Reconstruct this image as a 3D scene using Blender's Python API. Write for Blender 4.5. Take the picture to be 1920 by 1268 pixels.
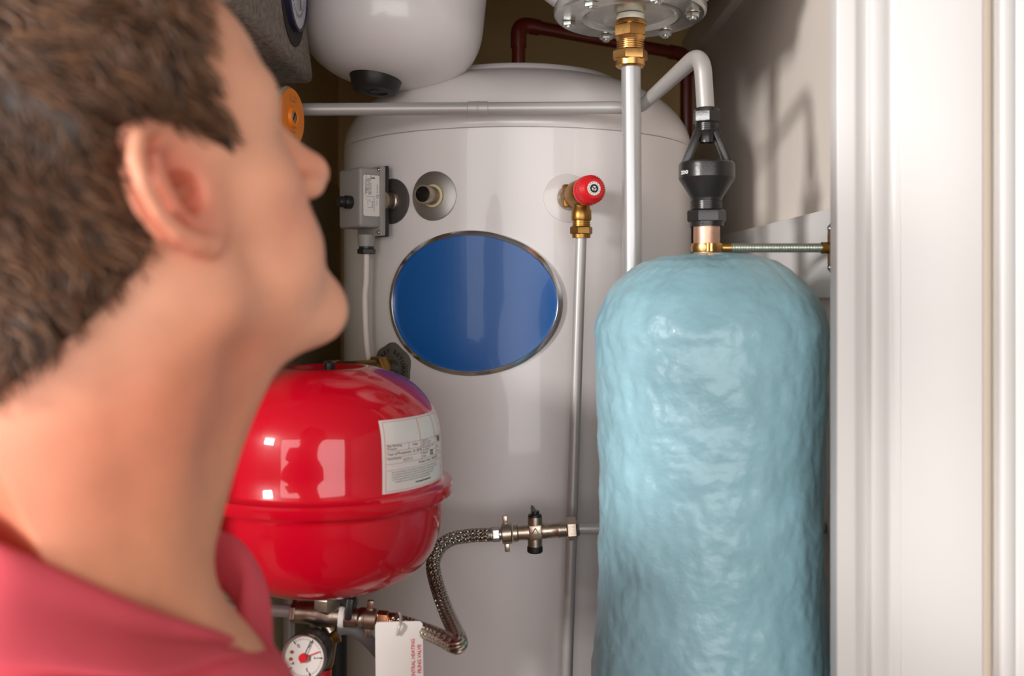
import bpy, bmesh, math, random
import numpy as np
from mathutils import Vector as V, Matrix, noise
R = math.radians
for o in list(bpy.data.objects): bpy.data.objects.remove(o)
scene = bpy.context.scene
COL = scene.collection
random.seed(7); rng = np.random.default_rng(7)

# ------------------------------------------------------------------ camera
F, H, HV = 1867.0, 1.60, 540.0          # focal length in pixels, lens height, row of the horizon
cd = bpy.data.cameras.new('camera'); cam = bpy.data.objects.new('camera', cd); COL.objects.link(cam)
cam.location = (0, 0, H); cam.rotation_euler = (R(90), 0, 0)
cd.sensor_width = 36; cd.lens = F / 1920 * 36; cd.shift_y = (HV - 634) / 1920
cd.clip_start = .02
cd.dof.use_dof = True; cd.dof.focus_distance = 1.27; cd.dof.aperture_fstop = 4.2
scene.camera = cam
# ------------------------------------------------------------------ light
w = bpy.data.worlds.new('world'); scene.world = w; w.use_nodes = True
w.node_tree.nodes['Background'].inputs[0].default_value = (1, .96, .92, 1)
w.node_tree.nodes['Background'].inputs[1].default_value = .3
def area(name, loc, target, sx, sy, power, col):
    l = bpy.data.lights.new(name, 'AREA'); l.shape = 'RECTANGLE'; l.size = sx; l.size_y = sy
    l.energy = power; l.color = col
    o = bpy.data.objects.new(name, l); COL.objects.link(o); o.location = loc
    o.rotation_euler = (V(target) - V(loc)).to_track_quat('-Z', 'Y').to_euler()
    return o
area('window_daylight', (-.35, -2.02, 1.62), (-.35, 1, 1.55), 3.5, 1.6, 56, (1, .98, .965))
area('studio_flash', (-3.0, -1.75, 2.30), (.25, 1.25, 1.6), .62, .78, 150, (1, .975, .95))
vs = scene.view_settings
vs.view_transform = 'Standard'; vs.look = 'None'; vs.gamma = 1; vs.exposure = 0.34; vs.use_curve_mapping = False

# ------------------------------------------------------------------ helpers
def P(u, v, Y): return V(((u - 960) / F * Y, Y, H + (HV - v) / F * Y))
def lin(c):
    return tuple(((x / 255) / 12.92 if x / 255 <= .04045 else ((x / 255 + .055) / 1.055) ** 2.4) for x in c) + (1,)
MATS = {}
def mat(name, col, rough=.5, metal=0, spec=.5, coat=0, bump=0, bscale=200, vary=0, vscale=30, sss=0, aniso=0, stretch=None):
    if name in MATS: return MATS[name]
    m = bpy.data.materials.new(name); m.use_nodes = True; nt = m.node_tree
    b = nt.nodes['Principled BSDF']; c = lin(col)
    b.inputs['Base Color'].default_value = c; b.inputs['Roughness'].default_value = rough
    b.inputs['Metallic'].default_value = metal; b.inputs['Specular IOR Level'].default_value = spec
    b.inputs['Coat Weight'].default_value = coat; b.inputs['Coat Roughness'].default_value = .04
    if sss:
        b.inputs['Subsurface Weight'].default_value = sss; b.inputs['Subsurface Radius'].default_value = (1, .35, .2)
        b.inputs['Subsurface Scale'].default_value = .006
    tc = nt.nodes.new('ShaderNodeTexCoord'); src = tc.outputs['Object']
    if stretch:
        mp = nt.nodes.new('ShaderNodeMapping'); mp.inputs['Scale'].default_value = stretch
        nt.links.new(src, mp.inputs[0]); src = mp.outputs[0]
    if vary:
        n = nt.nodes.new('ShaderNodeTexNoise'); n.inputs['Scale'].default_value = vscale; n.inputs['Detail'].default_value = 4
        nt.links.new(src, n.inputs['Vector'])
        rp = nt.nodes.new('ShaderNodeMapRange'); rp.inputs['From Min'].default_value = .3; rp.inputs['From Max'].default_value = .7
        rp.inputs['To Min'].default_value = 1 - vary; rp.inputs['To Max'].default_value = 1 + vary
        nt.links.new(n.outputs['Fac'], rp.inputs['Value'])
        mx = nt.nodes.new('ShaderNodeVectorMath'); mx.operation = 'SCALE'; mx.inputs[0].default_value = c[:3]
        nt.links.new(rp.outputs[0], mx.inputs['Scale']); nt.links.new(mx.outputs[0], b.inputs['Base Color'])
    if bump:
        n = nt.nodes.new('ShaderNodeTexNoise'); n.inputs['Scale'].default_value = bscale; n.inputs['Detail'].default_value = 3
        nt.links.new(src, n.inputs['Vector'])
        bp = nt.nodes.new('ShaderNodeBump'); bp.inputs['Strength'].default_value = bump; bp.inputs['Distance'].default_value = .002
        nt.links.new(n.outputs['Fac'], bp.inputs['Height']); nt.links.new(bp.outputs[0], b.inputs['Normal'])
    MATS[name] = m; return m
class MB:
    def __init__(s): s.v = []; s.f = []; s.uv = []
    def add(s, verts, faces, uvs=None):
        k = len(s.v); s.v += [tuple(x) for x in verts]; s.f += [tuple(i + k for i in f) for f in faces]
        s.uv += uvs if uvs else [None] * len(faces)
        return s
def emit(name, mb, material, parent=None, loc=None, sharp=35, smooth=True):
    base = V(loc) if loc is not None else (parent_world(parent) if parent else V((0, 0, 0)))
    me = bpy.data.meshes.new(name)
    me.from_pydata([tuple(V(x) - base) for x in mb.v], [], mb.f)
    if any(u is not None for u in mb.uv):
        ul = me.uv_layers.new(name='UVMap'); i = 0
        for f, u in zip(mb.f, mb.uv):
            for j in range(len(f)):
                ul.data[i].uv = u[j] if u else (0, 0)
                i += 1
    me.materials.append(material); me.validate(); me.update()
    if smooth:
        me.shade_smooth(); me.set_sharp_from_angle(angle=R(sharp))
    o = bpy.data.objects.new(name, me); COL.objects.link(o)
    if parent: o.parent = parent
    else: o.location = base
    return o
def parent_world(p):
    t = V((0, 0, 0))
    while p: t = t + p.location; p = p.parent
    return t
def tag(o, label=None, cat=None, group=None, kind=None):
    if label: o['label'] = label
    if cat: o['category'] = cat
    if group: o['group'] = group
    if kind: o['kind'] = kind
    return o
def thing(name, label, cat, loc, group=None):
    o = bpy.data.objects.new(name, None); COL.objects.link(o); o.location = loc; o.empty_display_size = .05
    return tag(o, label, cat, group)
def frame(o, d, up=(0, 0, 1)):
    z = V(d).normalized(); x = V(up).cross(z)
    if x.length < 1e-4: x = V((1, 0, 0)).cross(z) if abs(z.x) < .9 else V((0, 1, 0)).cross(z)
    x.normalize(); y = z.cross(x)
    return Matrix(((x.x, y.x, z.x, o[0]), (x.y, y.y, z.y, o[1]), (x.z, y.z, z.z, o[2]), (0, 0, 0, 1)))
def lathe(mb, prof, M, n=48, a0=0):
    vs_, fs = [], []; idx = []
    for r, z in prof:
        if r < 1e-6: idx.append([len(vs_)] * n); vs_.append(M @ V((0, 0, z)))
        else:
            idx.append(list(range(len(vs_), len(vs_) + n)))
            for i in range(n):
                a = a0 + 2 * math.pi * i / n; vs_.append(M @ V((r * math.cos(a), r * math.sin(a), z)))
    for A, B in zip(idx, idx[1:]):
        for i in range(n):
            j = (i + 1) % n
            f = []
            for q in (A[i], A[j], B[j], B[i]):
                if q not in f: f.append(q)
            if len(f) > 2: fs.append(tuple(f))
    mb.add(vs_, fs); return mb
def solid(prof): return [(0, prof[0][1])] + prof + [(0, prof[-1][1])]
def cyl(mb, M, r, z0, z1, n=32, b=None, a0=0):
    b = min(r * .12, abs(z1 - z0) * .2) if b is None else b
    return lathe(mb, solid([(r - b, z0), (r, z0 + b), (r, z1 - b), (r - b, z1)]), M, n, a0)
def hexn(mb, M, r, z0, z1, a0=0):                       # hexagon nut with chamfered corners
    h = z1 - z0
    return lathe(mb, solid([(r * .86, z0), (r * .99, z0 + .12 * h), (r, z0 + .2 * h), (r, z1 - .2 * h), (r * .99, z1 - .12 * h), (r * .86, z1)]), M, 6, a0)
def thread(mb, M, r, z0, z1, k):
    pr = []; d = (z1 - z0) / k
    for i in range(k): pr += [(r, z0 + d * i), (r, z0 + d * (i + .45)), (r * .92, z0 + d * (i + .6)), (r * .92, z0 + d * (i + .9))]
    return lathe(mb, solid(pr), M, 32)
def smoothpath(pts, k=10):
    pts = [V(p) for p in pts]; q = [pts[0] * 2 - pts[1]] + pts + [pts[-1] * 2 - pts[-2]]; out = []
    for i in range(1, len(q) - 2):
        a, b, c, d = q[i - 1:i + 3]
        for t in np.linspace(0, 1, k, endpoint=False).tolist():
            out.append(.5 * ((2 * b) + (c - a) * t + (2 * a - 5 * b + 4 * c - d) * t * t + (3 * b - a - 3 * c + d) * t ** 3))
    return out + [pts[-1]]
def bends(pts, rad, k=10):
    pts = [V(p) for p in pts]; out = [pts[0]]
    for a, b, c in zip(pts, pts[1:], pts[2:]):
        d0 = (a - b).normalized(); d1 = (c - b).normalized(); r_ = min(rad, (a - b).length * .49, (c - b).length * .49)
        p0 = b + d0 * r_; p1 = b + d1 * r_
        for t in np.linspace(0, 1, k).tolist(): out.append((1 - t) ** 2 * p0 + 2 * t * (1 - t) * b + t * t * p1)
    return out + [pts[-1]]
def tube(mb, path, r, n=20, uvlen=None, cap=True):
    path = [V(p) for p in path]; rs = r if hasattr(r, '__len__') else [r] * len(path)
    t = [(path[min(i + 1, len(path) - 1)] - path[max(i - 1, 0)]).normalized() for i in range(len(path))]
    u = t[0].orthogonal().normalized(); vs_, fs, uvs = [], [], []; L = 0
    for i, p in enumerate(path):
        u = (u - t[i] * u.dot(t[i])).normalized(); w_ = t[i].cross(u)
        for j in range(n):
            a = 2 * math.pi * j / n; vs_.append(p + (u * math.cos(a) + w_ * math.sin(a)) * rs[i])
        if i:
            L0 = L; L += (p - path[i - 1]).length
            for j in range(n):
                q = (j + 1) % n
                fs.append(((i - 1) * n + j, (i - 1) * n + q, i * n + q, i * n + j))
                uvs.append([(j / n, L0), ((j + 1) / n, L0), ((j + 1) / n, L), (j / n, L)] if uvlen else None)
    if cap:
        fs.append(tuple(reversed(range(n)))); fs.append(tuple(range(len(vs_) - n, len(vs_)))); uvs += [None, None]
        if uvlen: uvs[-1] = uvs[-2] = [(0, 0)] * n
    mb.add(vs_, fs, uvs); return mb
def box(mb, M, sx, sy, sz, bev=.002, seg=2):
    bm = bmesh.new(); bmesh.ops.create_cube(bm, size=1)
    for v in bm.verts: v.co = V((v.co.x * sx, v.co.y * sy, v.co.z * sz))
    if bev: bmesh.ops.bevel(bm, geom=list(bm.edges), offset=bev, segments=seg, profile=.5, affect='EDGES')
    bm.verts.index_update()
    mb.add([M @ v.co for v in bm.verts], [tuple(v.index for v in f.verts) for f in bm.faces]); bm.free(); return mb
def prism(mb, poly, M, z0, z1):                          # 2D outline extruded along local z
    n = len(poly); vs_ = [M @ V((x, y, z0)) for x, y in poly] + [M @ V((x, y, z1)) for x, y in poly]
    fs = [tuple(reversed(range(n))), tuple(range(n, 2 * n))] + [(i, (i + 1) % n, n + (i + 1) % n, n + i) for i in range(n)]
    mb.add(vs_, fs); return mb
def T(x, y, z): return Matrix.Translation((x, y, z))
def text_mb(s, size, fn, mb=None, align='LEFT', spacing=1.0, sub=0, offset=0.0):
    """lettering as a flat mesh; fn(x, y) gives the 3D point of the surface it is printed on"""
    cu = bpy.data.curves.new('lettering', 'FONT'); cu.body = s; cu.size = size; cu.align_x = align; cu.resolution_u = 2
    cu.space_character = spacing; cu.offset = offset
    o = bpy.data.objects.new('lettering', cu); COL.objects.link(o)
    bpy.context.view_layer.update()
    me = bpy.data.meshes.new_from_object(o.evaluated_get(bpy.context.evaluated_depsgraph_get()))
    mb = mb or MB()
    mb.add([fn(v.co.x, v.co.y) for v in me.vertices], [tuple(p.vertices) for p in me.polygons])
    bpy.data.objects.remove(o); bpy.data.curves.remove(cu); bpy.data.meshes.remove(me)
    return mb

# ------------------------------------------------------------------ materials
WHITE = mat('white_enamel', (226, 220, 219), .32, coat=.35)
WALLM = mat('cream_plaster', (216, 184, 128), .8, bump=.15, bscale=90, vary=.05, vscale=5)
WALLW = mat('white_wall_paint', (232, 222, 212), .6, bump=.05, bscale=60)
GLOSSW = mat('white_gloss_paint', (222, 219, 217), .35, bump=.03, bscale=15)
ROOMW = mat('room_paint', (134, 128, 122), .8)
FLOORM = mat('floor_boards', (96, 76, 58), .6, vary=.2, vscale=6)
PIPEG = mat('grey_pipe_paint', (176, 172, 169), .42, metal=.3, bump=.03, bscale=60)
PIPEW = mat('pale_pipe_paint', (184, 183, 183), .36, metal=.5, bump=.02, bscale=60)
STEEL = mat('steel', (176, 172, 166), .28, metal=1)
NICKEL = mat('nickel', (184, 170, 154), .32, metal=1, bump=.08, bscale=300, vary=.12, vscale=80)
BRASS = mat('brass', (206, 158, 96), .3, metal=1, vary=.1, vscale=90, bump=.04, bscale=300)
OLDBRASS = mat('dull_brass', (160, 118, 62), .38, metal=1, vary=.15, vscale=90, bump=.06, bscale=300)
COPPER = mat('copper', (204, 164, 142), .45, metal=.8, vary=.22, vscale=60)
GALV = mat('galvanised_steel', (204, 206, 202), .26, metal=.9, vary=.14, vscale=40, bump=.03, bscale=60)
BLACKP = mat('black_plastic', (30, 28, 27), .38, bump=.06, bscale=500)
BLACKM = mat('dark_grey_plastic', (36, 34, 33), .3, bump=.08, bscale=400)
RUBBER = mat('black_rubber', (14, 13, 13), .6)
RED = mat('red_gloss_paint', (200, 2, 32), .3, coat=1.0, spec=.15)
REDP = mat('red_plastic', (205, 28, 34), .35)
BROWN = mat('brown_pipe_paint', (92, 26, 14), .3, coat=.2)
GREYP = mat('grey_plastic', (150, 145, 141), .42, bump=.05, bscale=400)
CABLE = mat('white_cable', (226, 214, 206), .45)
PAPER = mat('white_paper', (228, 222, 216), .6)
INK = mat('black_ink', (28, 26, 26), .7)
GREYINK = mat('grey_ink', (110, 105, 104), .7)
REDINK = mat('red_ink', (206, 40, 48), .7)
PINKINK = mat('pink_ink', (226, 120, 118), .7)
WHITEINK = mat('white_ink', (225, 225, 222), .6)
ORANGE = mat('orange_label', (240, 132, 22), .45, vary=.03)
EPP = mat('charcoal_foam', (132, 122, 112), .85, bump=1, bscale=190, vary=.4, vscale=190)
DIALW = mat('dial_white', (222, 216, 210), .35, coat=.5)
BLUEGREY = mat('dial_bezel', (44, 42, 66), .3)
FOAM = mat('blue_lagging', (150, 194, 207), .36, coat=.12, bump=.9, bscale=70, vary=.09, vscale=14)
BADGE = mat('blue_badge', (0, 86, 160), .38, coat=.18, spec=.45)
CHROME = mat('chrome', (232, 234, 238), .2, metal=1)
ROD = mat('zinc_rod', (168, 174, 162), .4, metal=.8)
GREYTUBE = mat('grey_hose', (128, 126, 126), .4)
def braid_mat():
    m = bpy.data.materials.new('steel_braid'); m.use_nodes = True; nt = m.node_tree; b = nt.nodes['Principled BSDF']
    N = lambda t, **k: nt.nodes.new(t)
    uv = N('ShaderNodeTexCoord'); sp = N('ShaderNodeSeparateXYZ'); nt.links.new(uv.outputs['UV'], sp.inputs[0])
    def M2(op, a, b_=None):
        n = N('ShaderNodeMath'); n.operation = op
        for i, q in enumerate((a, b_)):
            if q is None: continue
            if isinstance(q, (int, float)): n.inputs[i].default_value = q
            else: nt.links.new(q, n.inputs[i])
        return n.outputs[0]
    a = M2('MULTIPLY', sp.outputs[0], 2 * math.pi * 5); l = M2('MULTIPLY', sp.outputs[1], 2 * math.pi * 95)
    cell = M2('MULTIPLY', M2('SINE', a), M2('SINE', l)); up_c = M2('GREATER_THAN', cell, 0.0)
    s1 = M2('SINE', M2('MULTIPLY', M2('ADD', a, l), 2.0)); s2 = M2('SINE', M2('MULTIPLY', M2('SUBTRACT', a, l), 2.0))
    st_ = M2('ADD', M2('MULTIPLY', s1, up_c), M2('MULTIPLY', s2, M2('SUBTRACT', 1.0, up_c)))
    hgt = M2('ADD', M2('MULTIPLY', st_, .55), M2('SUBTRACT', M2('MULTIPLY', M2('ABSOLUTE', cell), 1.2), .6))
    cr = N('ShaderNodeMapRange'); cr.inputs['From Min'].default_value = -1; cr.inputs['From Max'].default_value = .7
    cr.inputs['To Min'].default_value = .12; cr.inputs['To Max'].default_value = 1; nt.links.new(hgt, cr.inputs['Value'])
    sc = N('ShaderNodeVectorMath'); sc.operation = 'SCALE'; sc.inputs[0].default_value = lin((226, 212, 194))[:3]
    nt.links.new(cr.outputs[0], sc.inputs['Scale']); nt.links.new(sc.outputs[0], b.inputs['Base Color'])
    bp = N('ShaderNodeBump'); bp.inputs['Strength'].default_value = .8; bp.inputs['Distance'].default_value = .0012
    nt.links.new(hgt, bp.inputs['Height']); nt.links.new(bp.outputs[0], b.inputs['Normal'])
    b.inputs['Metallic'].default_value = 1; b.inputs['Roughness'].default_value = .3
    return m
BRAID = braid_mat()

# ------------------------------------------------------------------ the setting
def slab(name, lo, hi, m, label=None, bev=0, parent=None, kind='structure'):
    lo = V(lo); hi = V(hi); c = (lo + hi) / 2; s = hi - lo
    o = emit(name, box(MB(), T(*c), s.x, s.y, s.z, bev), m, parent=parent, loc=None if parent else (c.x, c.y, lo.z), smooth=bool(bev))
    if not parent: tag(o, label, None, kind=kind)
    return o
XL, XR, YB, YF = -.375, .389, 2.15, .90
slab('floor', (-3.7, -2.25, -.05), (1.9, 2.3, 0), FLOORM, 'brown floor under the cupboard and room')
slab('ceiling', (-3.7, -2.25, 2.5), (1.9, 2.3, 2.55), ROOMW, 'plain beige ceiling')
slab('wall_back', (XL - .1, YB, 0), (XR + .1, YB + .1, 2.5), WALLM, 'cream plaster back wall of the cupboard behind the cylinder')
slab('wall_left', (XL - .08, YF + .1, 0), (XL, YB, 2.5), WALLM, 'cream plaster left side wall of the cupboard')
slab('wall_right', (XR, 1.09, 0), (XR + .08, YB, 2.5), WALLW, 'white painted right side wall of the cupboard')
slab('wall_front_left', (-3.7, YF, 0), (XL - .012, YF + .1, 2.5), ROOMW, 'beige wall left of the cupboard opening')
slab('wall_front_right', (.4005, .96, 0), (1.9, 1.09, 2.5), mat('cream_room_wall', (242, 226, 206), .7), 'cream wall strip right of the white door frame')
slab('wall_front_top', (XL - .012, YF, 2.12), (.4, YF + .2, 2.5), ROOMW, 'beige wall over the cupboard opening')
slab('wall_room_left', (-3.7, -2.25, 0), (-3.6, YF, 2.5), ROOMW, 'room wall on the left')
slab('wall_room_right', (1.8, -2.25, 0), (1.9, .96, 2.5), ROOMW, 'room wall on the right')
slab('wall_room_back', (-3.7, -2.25, 0), (1.9, -2.15, 2.5), ROOMW, 'room wall behind the viewer')
# right door lining and architrave: one moulded section run up the opening
def moulding(name, poly, z0, z1, m, label):
    o = emit(name, prism(MB(), poly, Matrix.Identity(4), z0, z1), m, loc=(poly[0][0], poly[0][1], z0), sharp=50)
    return tag(o, label, kind='structure')
def arc(cx, cy, r, a0, a1, n=8): return [(cx + r * math.cos(R(a)), cy + r * math.sin(R(a))) for a in np.linspace(a0, a1, n).tolist()]
lining = [(.40, .962), (.3075, .962)] + arc(.3095, .9445, .002, 180, 270, 4) + [(.3235, .9425)] + arc(.3235, .9485, .006, 270, 300, 4) + \
         [(.3385, .9520), (.3400, .9455)] + arc(.3430, .9455, .003, 180, 270, 5) + [(.3540, .9425), (.3570, .9450), (.3600, .9450), (.3625, .9420)] + [(.3672, .9415), (.40, .9415)]
moulding('trim_1', lining, 0, 2.13, GLOSSW, 'white moulded door stop beside the blue tank')
archi = [(.3674, .9414), (.3674, .9405), (.3690, .9395), (.4430, .9395)] + arc(.4430, .9420, .0025, 270, 360, 5) + [(.4455, .9590), (.4002, .9590), (.4002, .9414)]
moulding('trim_2', archi, 0, 2.13, GLOSSW, 'flat white door architrave at the right of the frame')
door = [(.4615, .957), (.4615, .944)] + arc(.4655, .944, .004, 180, 270, 5) + [(.4740, .940), (.4765, .9425), (.4790, .940), (1.15, .940), (1.15, .957)]
moulding('door_1', door, .01, 2.1, GLOSSW, 'white cupboard door folded back against the wall')
leftlin = [(XL - .012, .90), (XL - .003, .90), (XL - .003, 1.0), (XL - .012, 1.0)]
moulding('trim_3', leftlin, 0, 2.12, GLOSSW, 'white door lining on the left of the opening')
# batten on the right wall, upper rail, and the boarding seam at the left
batt = slab('trim_4', (XR - .018, 1.1, H - .012), (XR, YB - .02, H + .093), GLOSSW, 'white horizontal batten on the right wall behind the threaded rod', .0015)
slab('trim_5', (XR - .022, 1.62, H + .48), (XR, YB, H + .53), WALLW, 'white rail high on the right wall of the cupboard', .002)
slab('trim_6', (XL, 1.05, .0), (XL + .006, YB, H + .215), mat('olive_board', (206, 194, 162), .7), 'olive board lining the lower left cupboard wall', .001)
# window behind the viewer
wf = MB()
for x in (-2.13, -.95, .25, 1.43): box(wf, T(x, -2.11, 1.62), .06, .06, 1.70, .004)
for z in (.80, 2.44): box(wf, T(-.35, -2.11, z), 3.62, .06, .06, .004)
tag(emit('window_1', wf, GLOSSW, loc=(-.35, -2.11, .77)), 'white window frame behind the viewer', kind='structure')

# ------------------------------------------------------------------ hot water cylinder
CX, CY, CR = .0086, 1.60, .275
CZ = H + .217
def onc(a, z, r=0):                                    # point at angle a (degrees, + to the right of front) on the cylinder
    return V((CX + (CR + r) * math.sin(R(a)), CY - (CR + r) * math.cos(R(a)), H + z))
def ncy(a): return V((math.sin(R(a)), -math.cos(R(a)), 0))
cylr = thing('hot_water_cylinder', 'tall white enamelled hot water cylinder with a blue oval badge', 'water cylinder', (CX, CY, 0))
emit('body', lathe(MB(), [(0, .0), (CR - .02, 0), (CR, .02), (CR, CZ - .003), (CR - .004, CZ - .001), (0, CZ - .001)], T(CX, CY, 0), 128), WHITE, cylr)
dome = [(CR - .003, CZ - .001), (CR - .0005, CZ + .002)]
for t in np.linspace(0, 90, 26)[1:]:
    c, s = math.cos(R(t)), math.sin(R(t)); dome.append(((CR - .0005) * c ** .62 if c > 1e-6 else 0, CZ + .002 + .112 * s ** 1.12))
dome = [(0, CZ)] + dome
dome[-1] = (0, dome[-1][1])
emit('lid', lathe(MB(), dome, T(CX, CY, 0), 128), WHITE, cylr, sharp=50)
ring = [(.168, CZ + .0995), (.160, CZ + .108), (.155, CZ + .110), (.150, CZ + .105)]
emit('lid_ring', lathe(MB(), ring, T(CX, CY, 0), 96), WHITE, cylr)
# badge
A0, AW, Z0, ZW = -13.8, 26.2, -.0205, .0975
def badge_pt(t, s, r): return onc(A0 + AW * s * math.cos(t) + 1.2 * s * math.sin(t), Z0 + ZW * s * math.sin(t) - .004 * s * math.cos(t), r)
def badge_mesh(rows, n=120, fill=False):
    mb = MB(); vs_ = []; fs = []
    for s, r in rows:
        vs_ += [badge_pt(2 * math.pi * i / n, s, r) for i in range(n)]
    for k in range(len(rows) - 1):
        for i in range(n):
            j = (i + 1) % n; fs.append((k * n + i, k * n + j, (k + 1) * n + j, (k + 1) * n + i))
    if fill: fs.append(tuple(range((len(rows) - 1) * n, len(rows) * n)))
    return mb.add(vs_, fs)
bad = emit('badge', badge_mesh([(.955, .0005), (.955, .0028), (.8, .003), (.6, .0031), (.4, .0032), (.2, .0032), (.04, .0032)], fill=True), BADGE, cylr)
bad['label'] = 'glossy blue oval badge'
br = emit('badge_rim', badge_mesh([(1.0, -.001), (1.0, .002), (.992, .0050), (.985, .0055), (.935, .0075), (.930, .0070), (.927, .001)]), CHROME, bad)
br['label'] = 'bevelled chrome rim'
def collar(a, z, r, h, m, name='collar', hole=.012):
    mb = MB(); vs_ = []; fs = []; n = 56; rows = [(1.0, -.001), (1.0, h * .8), (.97, h), (hole / r, h)]
    for s, hh in rows:
        for i in range(n):
            t = 2 * math.pi * i / n; vs_.append(onc(a + math.degrees(r * s * math.cos(t) / CR), z + r * s * math.sin(t), hh))
    for k in range(3):
        for i in range(n):
            j = (i + 1) % n; fs.append((k * n + i, k * n + j, (k + 1) * n + j, (k + 1) * n + i))
    return mb.add(vs_, fs)
# open boss
ab, zb = -24.6, (HV - 368) / F * 1.352
GCOL = mat('satin_grey_metal', (150, 146, 142), .36, metal=.8)
c_ = emit('collar', collar(ab, zb, .0335, .0022, GCOL), GCOL, cylr); c_['label'] = 'round grey collar of the open boss'
Mb = frame(onc(ab, zb), ncy(ab))
st = emit('boss_stub', lathe(MB(), [(.0125, -.004), (.0125, .03), (.012, .031), (.0105, .031), (.0103, .028), (.0103, -.004)], Mb, 40), NICKEL, cylr)
emit('seal_ring', lathe(MB(), [(.0125, .002), (.0155, .0025), (.0155, .0045), (.0125, .0055)], Mb, 40), mat('cream_sealant', (206, 190, 150), .6), st)
emit('bore', lathe(MB(), [(0, .004), (.0104, .004)], Mb, 40), RUBBER, st)
# return collar with raised lettering
ar, zr = -39.5, (HV - 690) / F * 1.39
rc = MB(); n = 72; vs_ = []; fs = []
def rsq(t): return .0345 * (1 + .045 * math.cos(6 * (t - R(25))))
for s, hh in [(1.0, -.001), (1.0, .0025), (.96, .0034), (.42, .0034)]:
    for i in range(n):
        t = 2 * math.pi * i / n; q = rsq(t) * s; vs_.append(onc(ar + math.degrees(q * math.cos(t) / CR), zr + q * math.sin(t), hh))
for k in range(3):
    for i in range(n):
        j = (i + 1) % n; fs.append((k * n + i, k * n + j, (k + 1) * n + j, (k + 1) * n + i))
rc.add(vs_, fs)
rco = emit('return_collar', rc, mat('dark_olive_plastic', (92, 88, 80), .5, bump=.1, bscale=300), cylr); rco['label'] = 'dark grey lettered collar of the return boss'
tx = MB(); word = 'PRIMARY RETURN'
for i, ch in enumerate(word):
    if ch == ' ': continue
    th = R(93 - (i - 6.6) * 16.5)
    def fn(x, y, th=th):
        rr = .0205 + y; xx = rr * math.cos(th) + x * math.sin(th); zz = rr * math.sin(th) - x * math.cos(th)
        return onc(ar + math.degrees(xx / CR), zr + zz, .0038)
    text_mb(ch, .0092, fn, tx, 'CENTER', offset=.0002)
emit('lettering', tx, INK, rco, smooth=False)
Mr = frame(onc(ar, zr), ncy(ar))
rs_ = MB(); thread(rs_, Mr, .0145, 0, .018, 6)
emit('boss_thread', rs_, STEEL, cylr)

# return elbow on the boss
el = thing('return_pipe_elbow', 'dull brass elbow on the lettered return boss behind the red vessel', 'pipe fitting', onc(ar, zr, .02))
e1 = MB(); hexn(e1, Mr, .0195, .016, .034); emit('nut', e1, OLDBRASS, el)
p0 = onc(ar, zr, .034); p1 = onc(ar, zr, .062); p2 = p1 + V((-.035, .01, -.002)); p3 = p1 + V((-.075, .02, -.004))
emit('elbow', tube(MB(), bends([p0, p1, p2], .02), .0138, 24), OLDBRASS, el)
e2 = MB(); hexn(e2, frame(p2, p3 - p2), .018, -.006, .012); emit('nut', e2, OLDBRASS, el)
emit('pipe', tube(MB(), [p2, p3], .011, 24), COPPER, el)

# ------------------------------------------------------------------ thermostat box
ta, tz = -39.5, (HV - 378) / F * 1.39
tb = thing('cylinder_thermostat', 'grey thermostat box with a black knob on the white cylinder', 'thermostat', onc(ta, tz))
c_ = emit('collar', collar(ta, tz, .0315, .003, None), mat('dark_collar', (66, 62, 60), .42, bump=.1), tb)
Mt = frame(onc(ta, tz), ncy(ta))
emit('boss', lathe(MB(), [(.016, 0), (.014, .006), (.0125, .007), (.0125, .018), (0, .018)], Mt, 32), NICKEL, tb)
ba = -51
bn = ncy(ba); bt = V((math.cos(R(ba)), math.sin(R(ba)), 0)); up = V((0, 0, 1))
edge = onc(ta + 1.0, tz - .001, .0125)
bc = edge - bt * .031                                   # centre of the base plate
Mx = Matrix(((bt.x, up.x, bn.x, bc.x), (bt.y, up.y, bn.y, bc.y), (bt.z, up.z, bn.z, bc.z), (0, 0, 0, 1)))
emit('base_plate', box(MB(), Mx @ T(0, 0, .002), .064, .098, .005, .0015), BLACKM, tb)
cv = MB(); box(cv, Mx @ T(0, 0, .009), .063, .096, .009, .002); box(cv, Mx @ T(-.001, .004, .027), .058, .082, .034, .0045, 3)
cov = emit('cover', cv, GREYP, tb)
sc_ = MB()
for yy in (.043, -.043):
    s1 = emit('screw', lathe(MB(), solid([(.0026, 0), (.0026, .0012), (.0018, .0022)]), frame(Mx @ V((.0275, yy, .0135)), bn), 16), STEEL, cov)
kn = MB(); lathe(kn, solid([(.009, 0), (.009, .009), (.008, .0105)]), frame(Mx @ V((.004, -.002, .044)), bn), 28)
lathe(kn, solid([(.0072, .0105), (.0076, .017), (.0065, .019)]), frame(Mx @ V((.004, -.002, .044)), bn), 24)
emit('knob', kn, BLACKP, tb)
LX = Matrix(((-bn.x, up.x, bt.x, 0), (-bn.y, up.y, bt.y, 0), (-bn.z, up.z, bt.z, 0), (0, 0, 0, 1)))
lc = Mx @ V((.0281, .0065, .0255)); LX.translation = lc
pl = []
for sx, sy, a in ((1, 1, 0), (-1, 1, 90), (-1, -1, 180), (1, -1, 270)):
    pl += [(sx * .0105 + .0025 * math.cos(R(a + t)), sy * .0255 + .0025 * math.sin(R(a + t))) for t in (0, 30, 60, 90)]
lab = emit('label', prism(MB(), pl, LX, 0, .0007), PAPER, cov); lab['label'] = 'small white printed label'
lt = MB()
def lp(x, y): return LX @ V((x, y, .0009))
def vtext(s, x, y, size): text_mb(s, size, lambda a, b: lp(x - b, y + a), lt)
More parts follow.
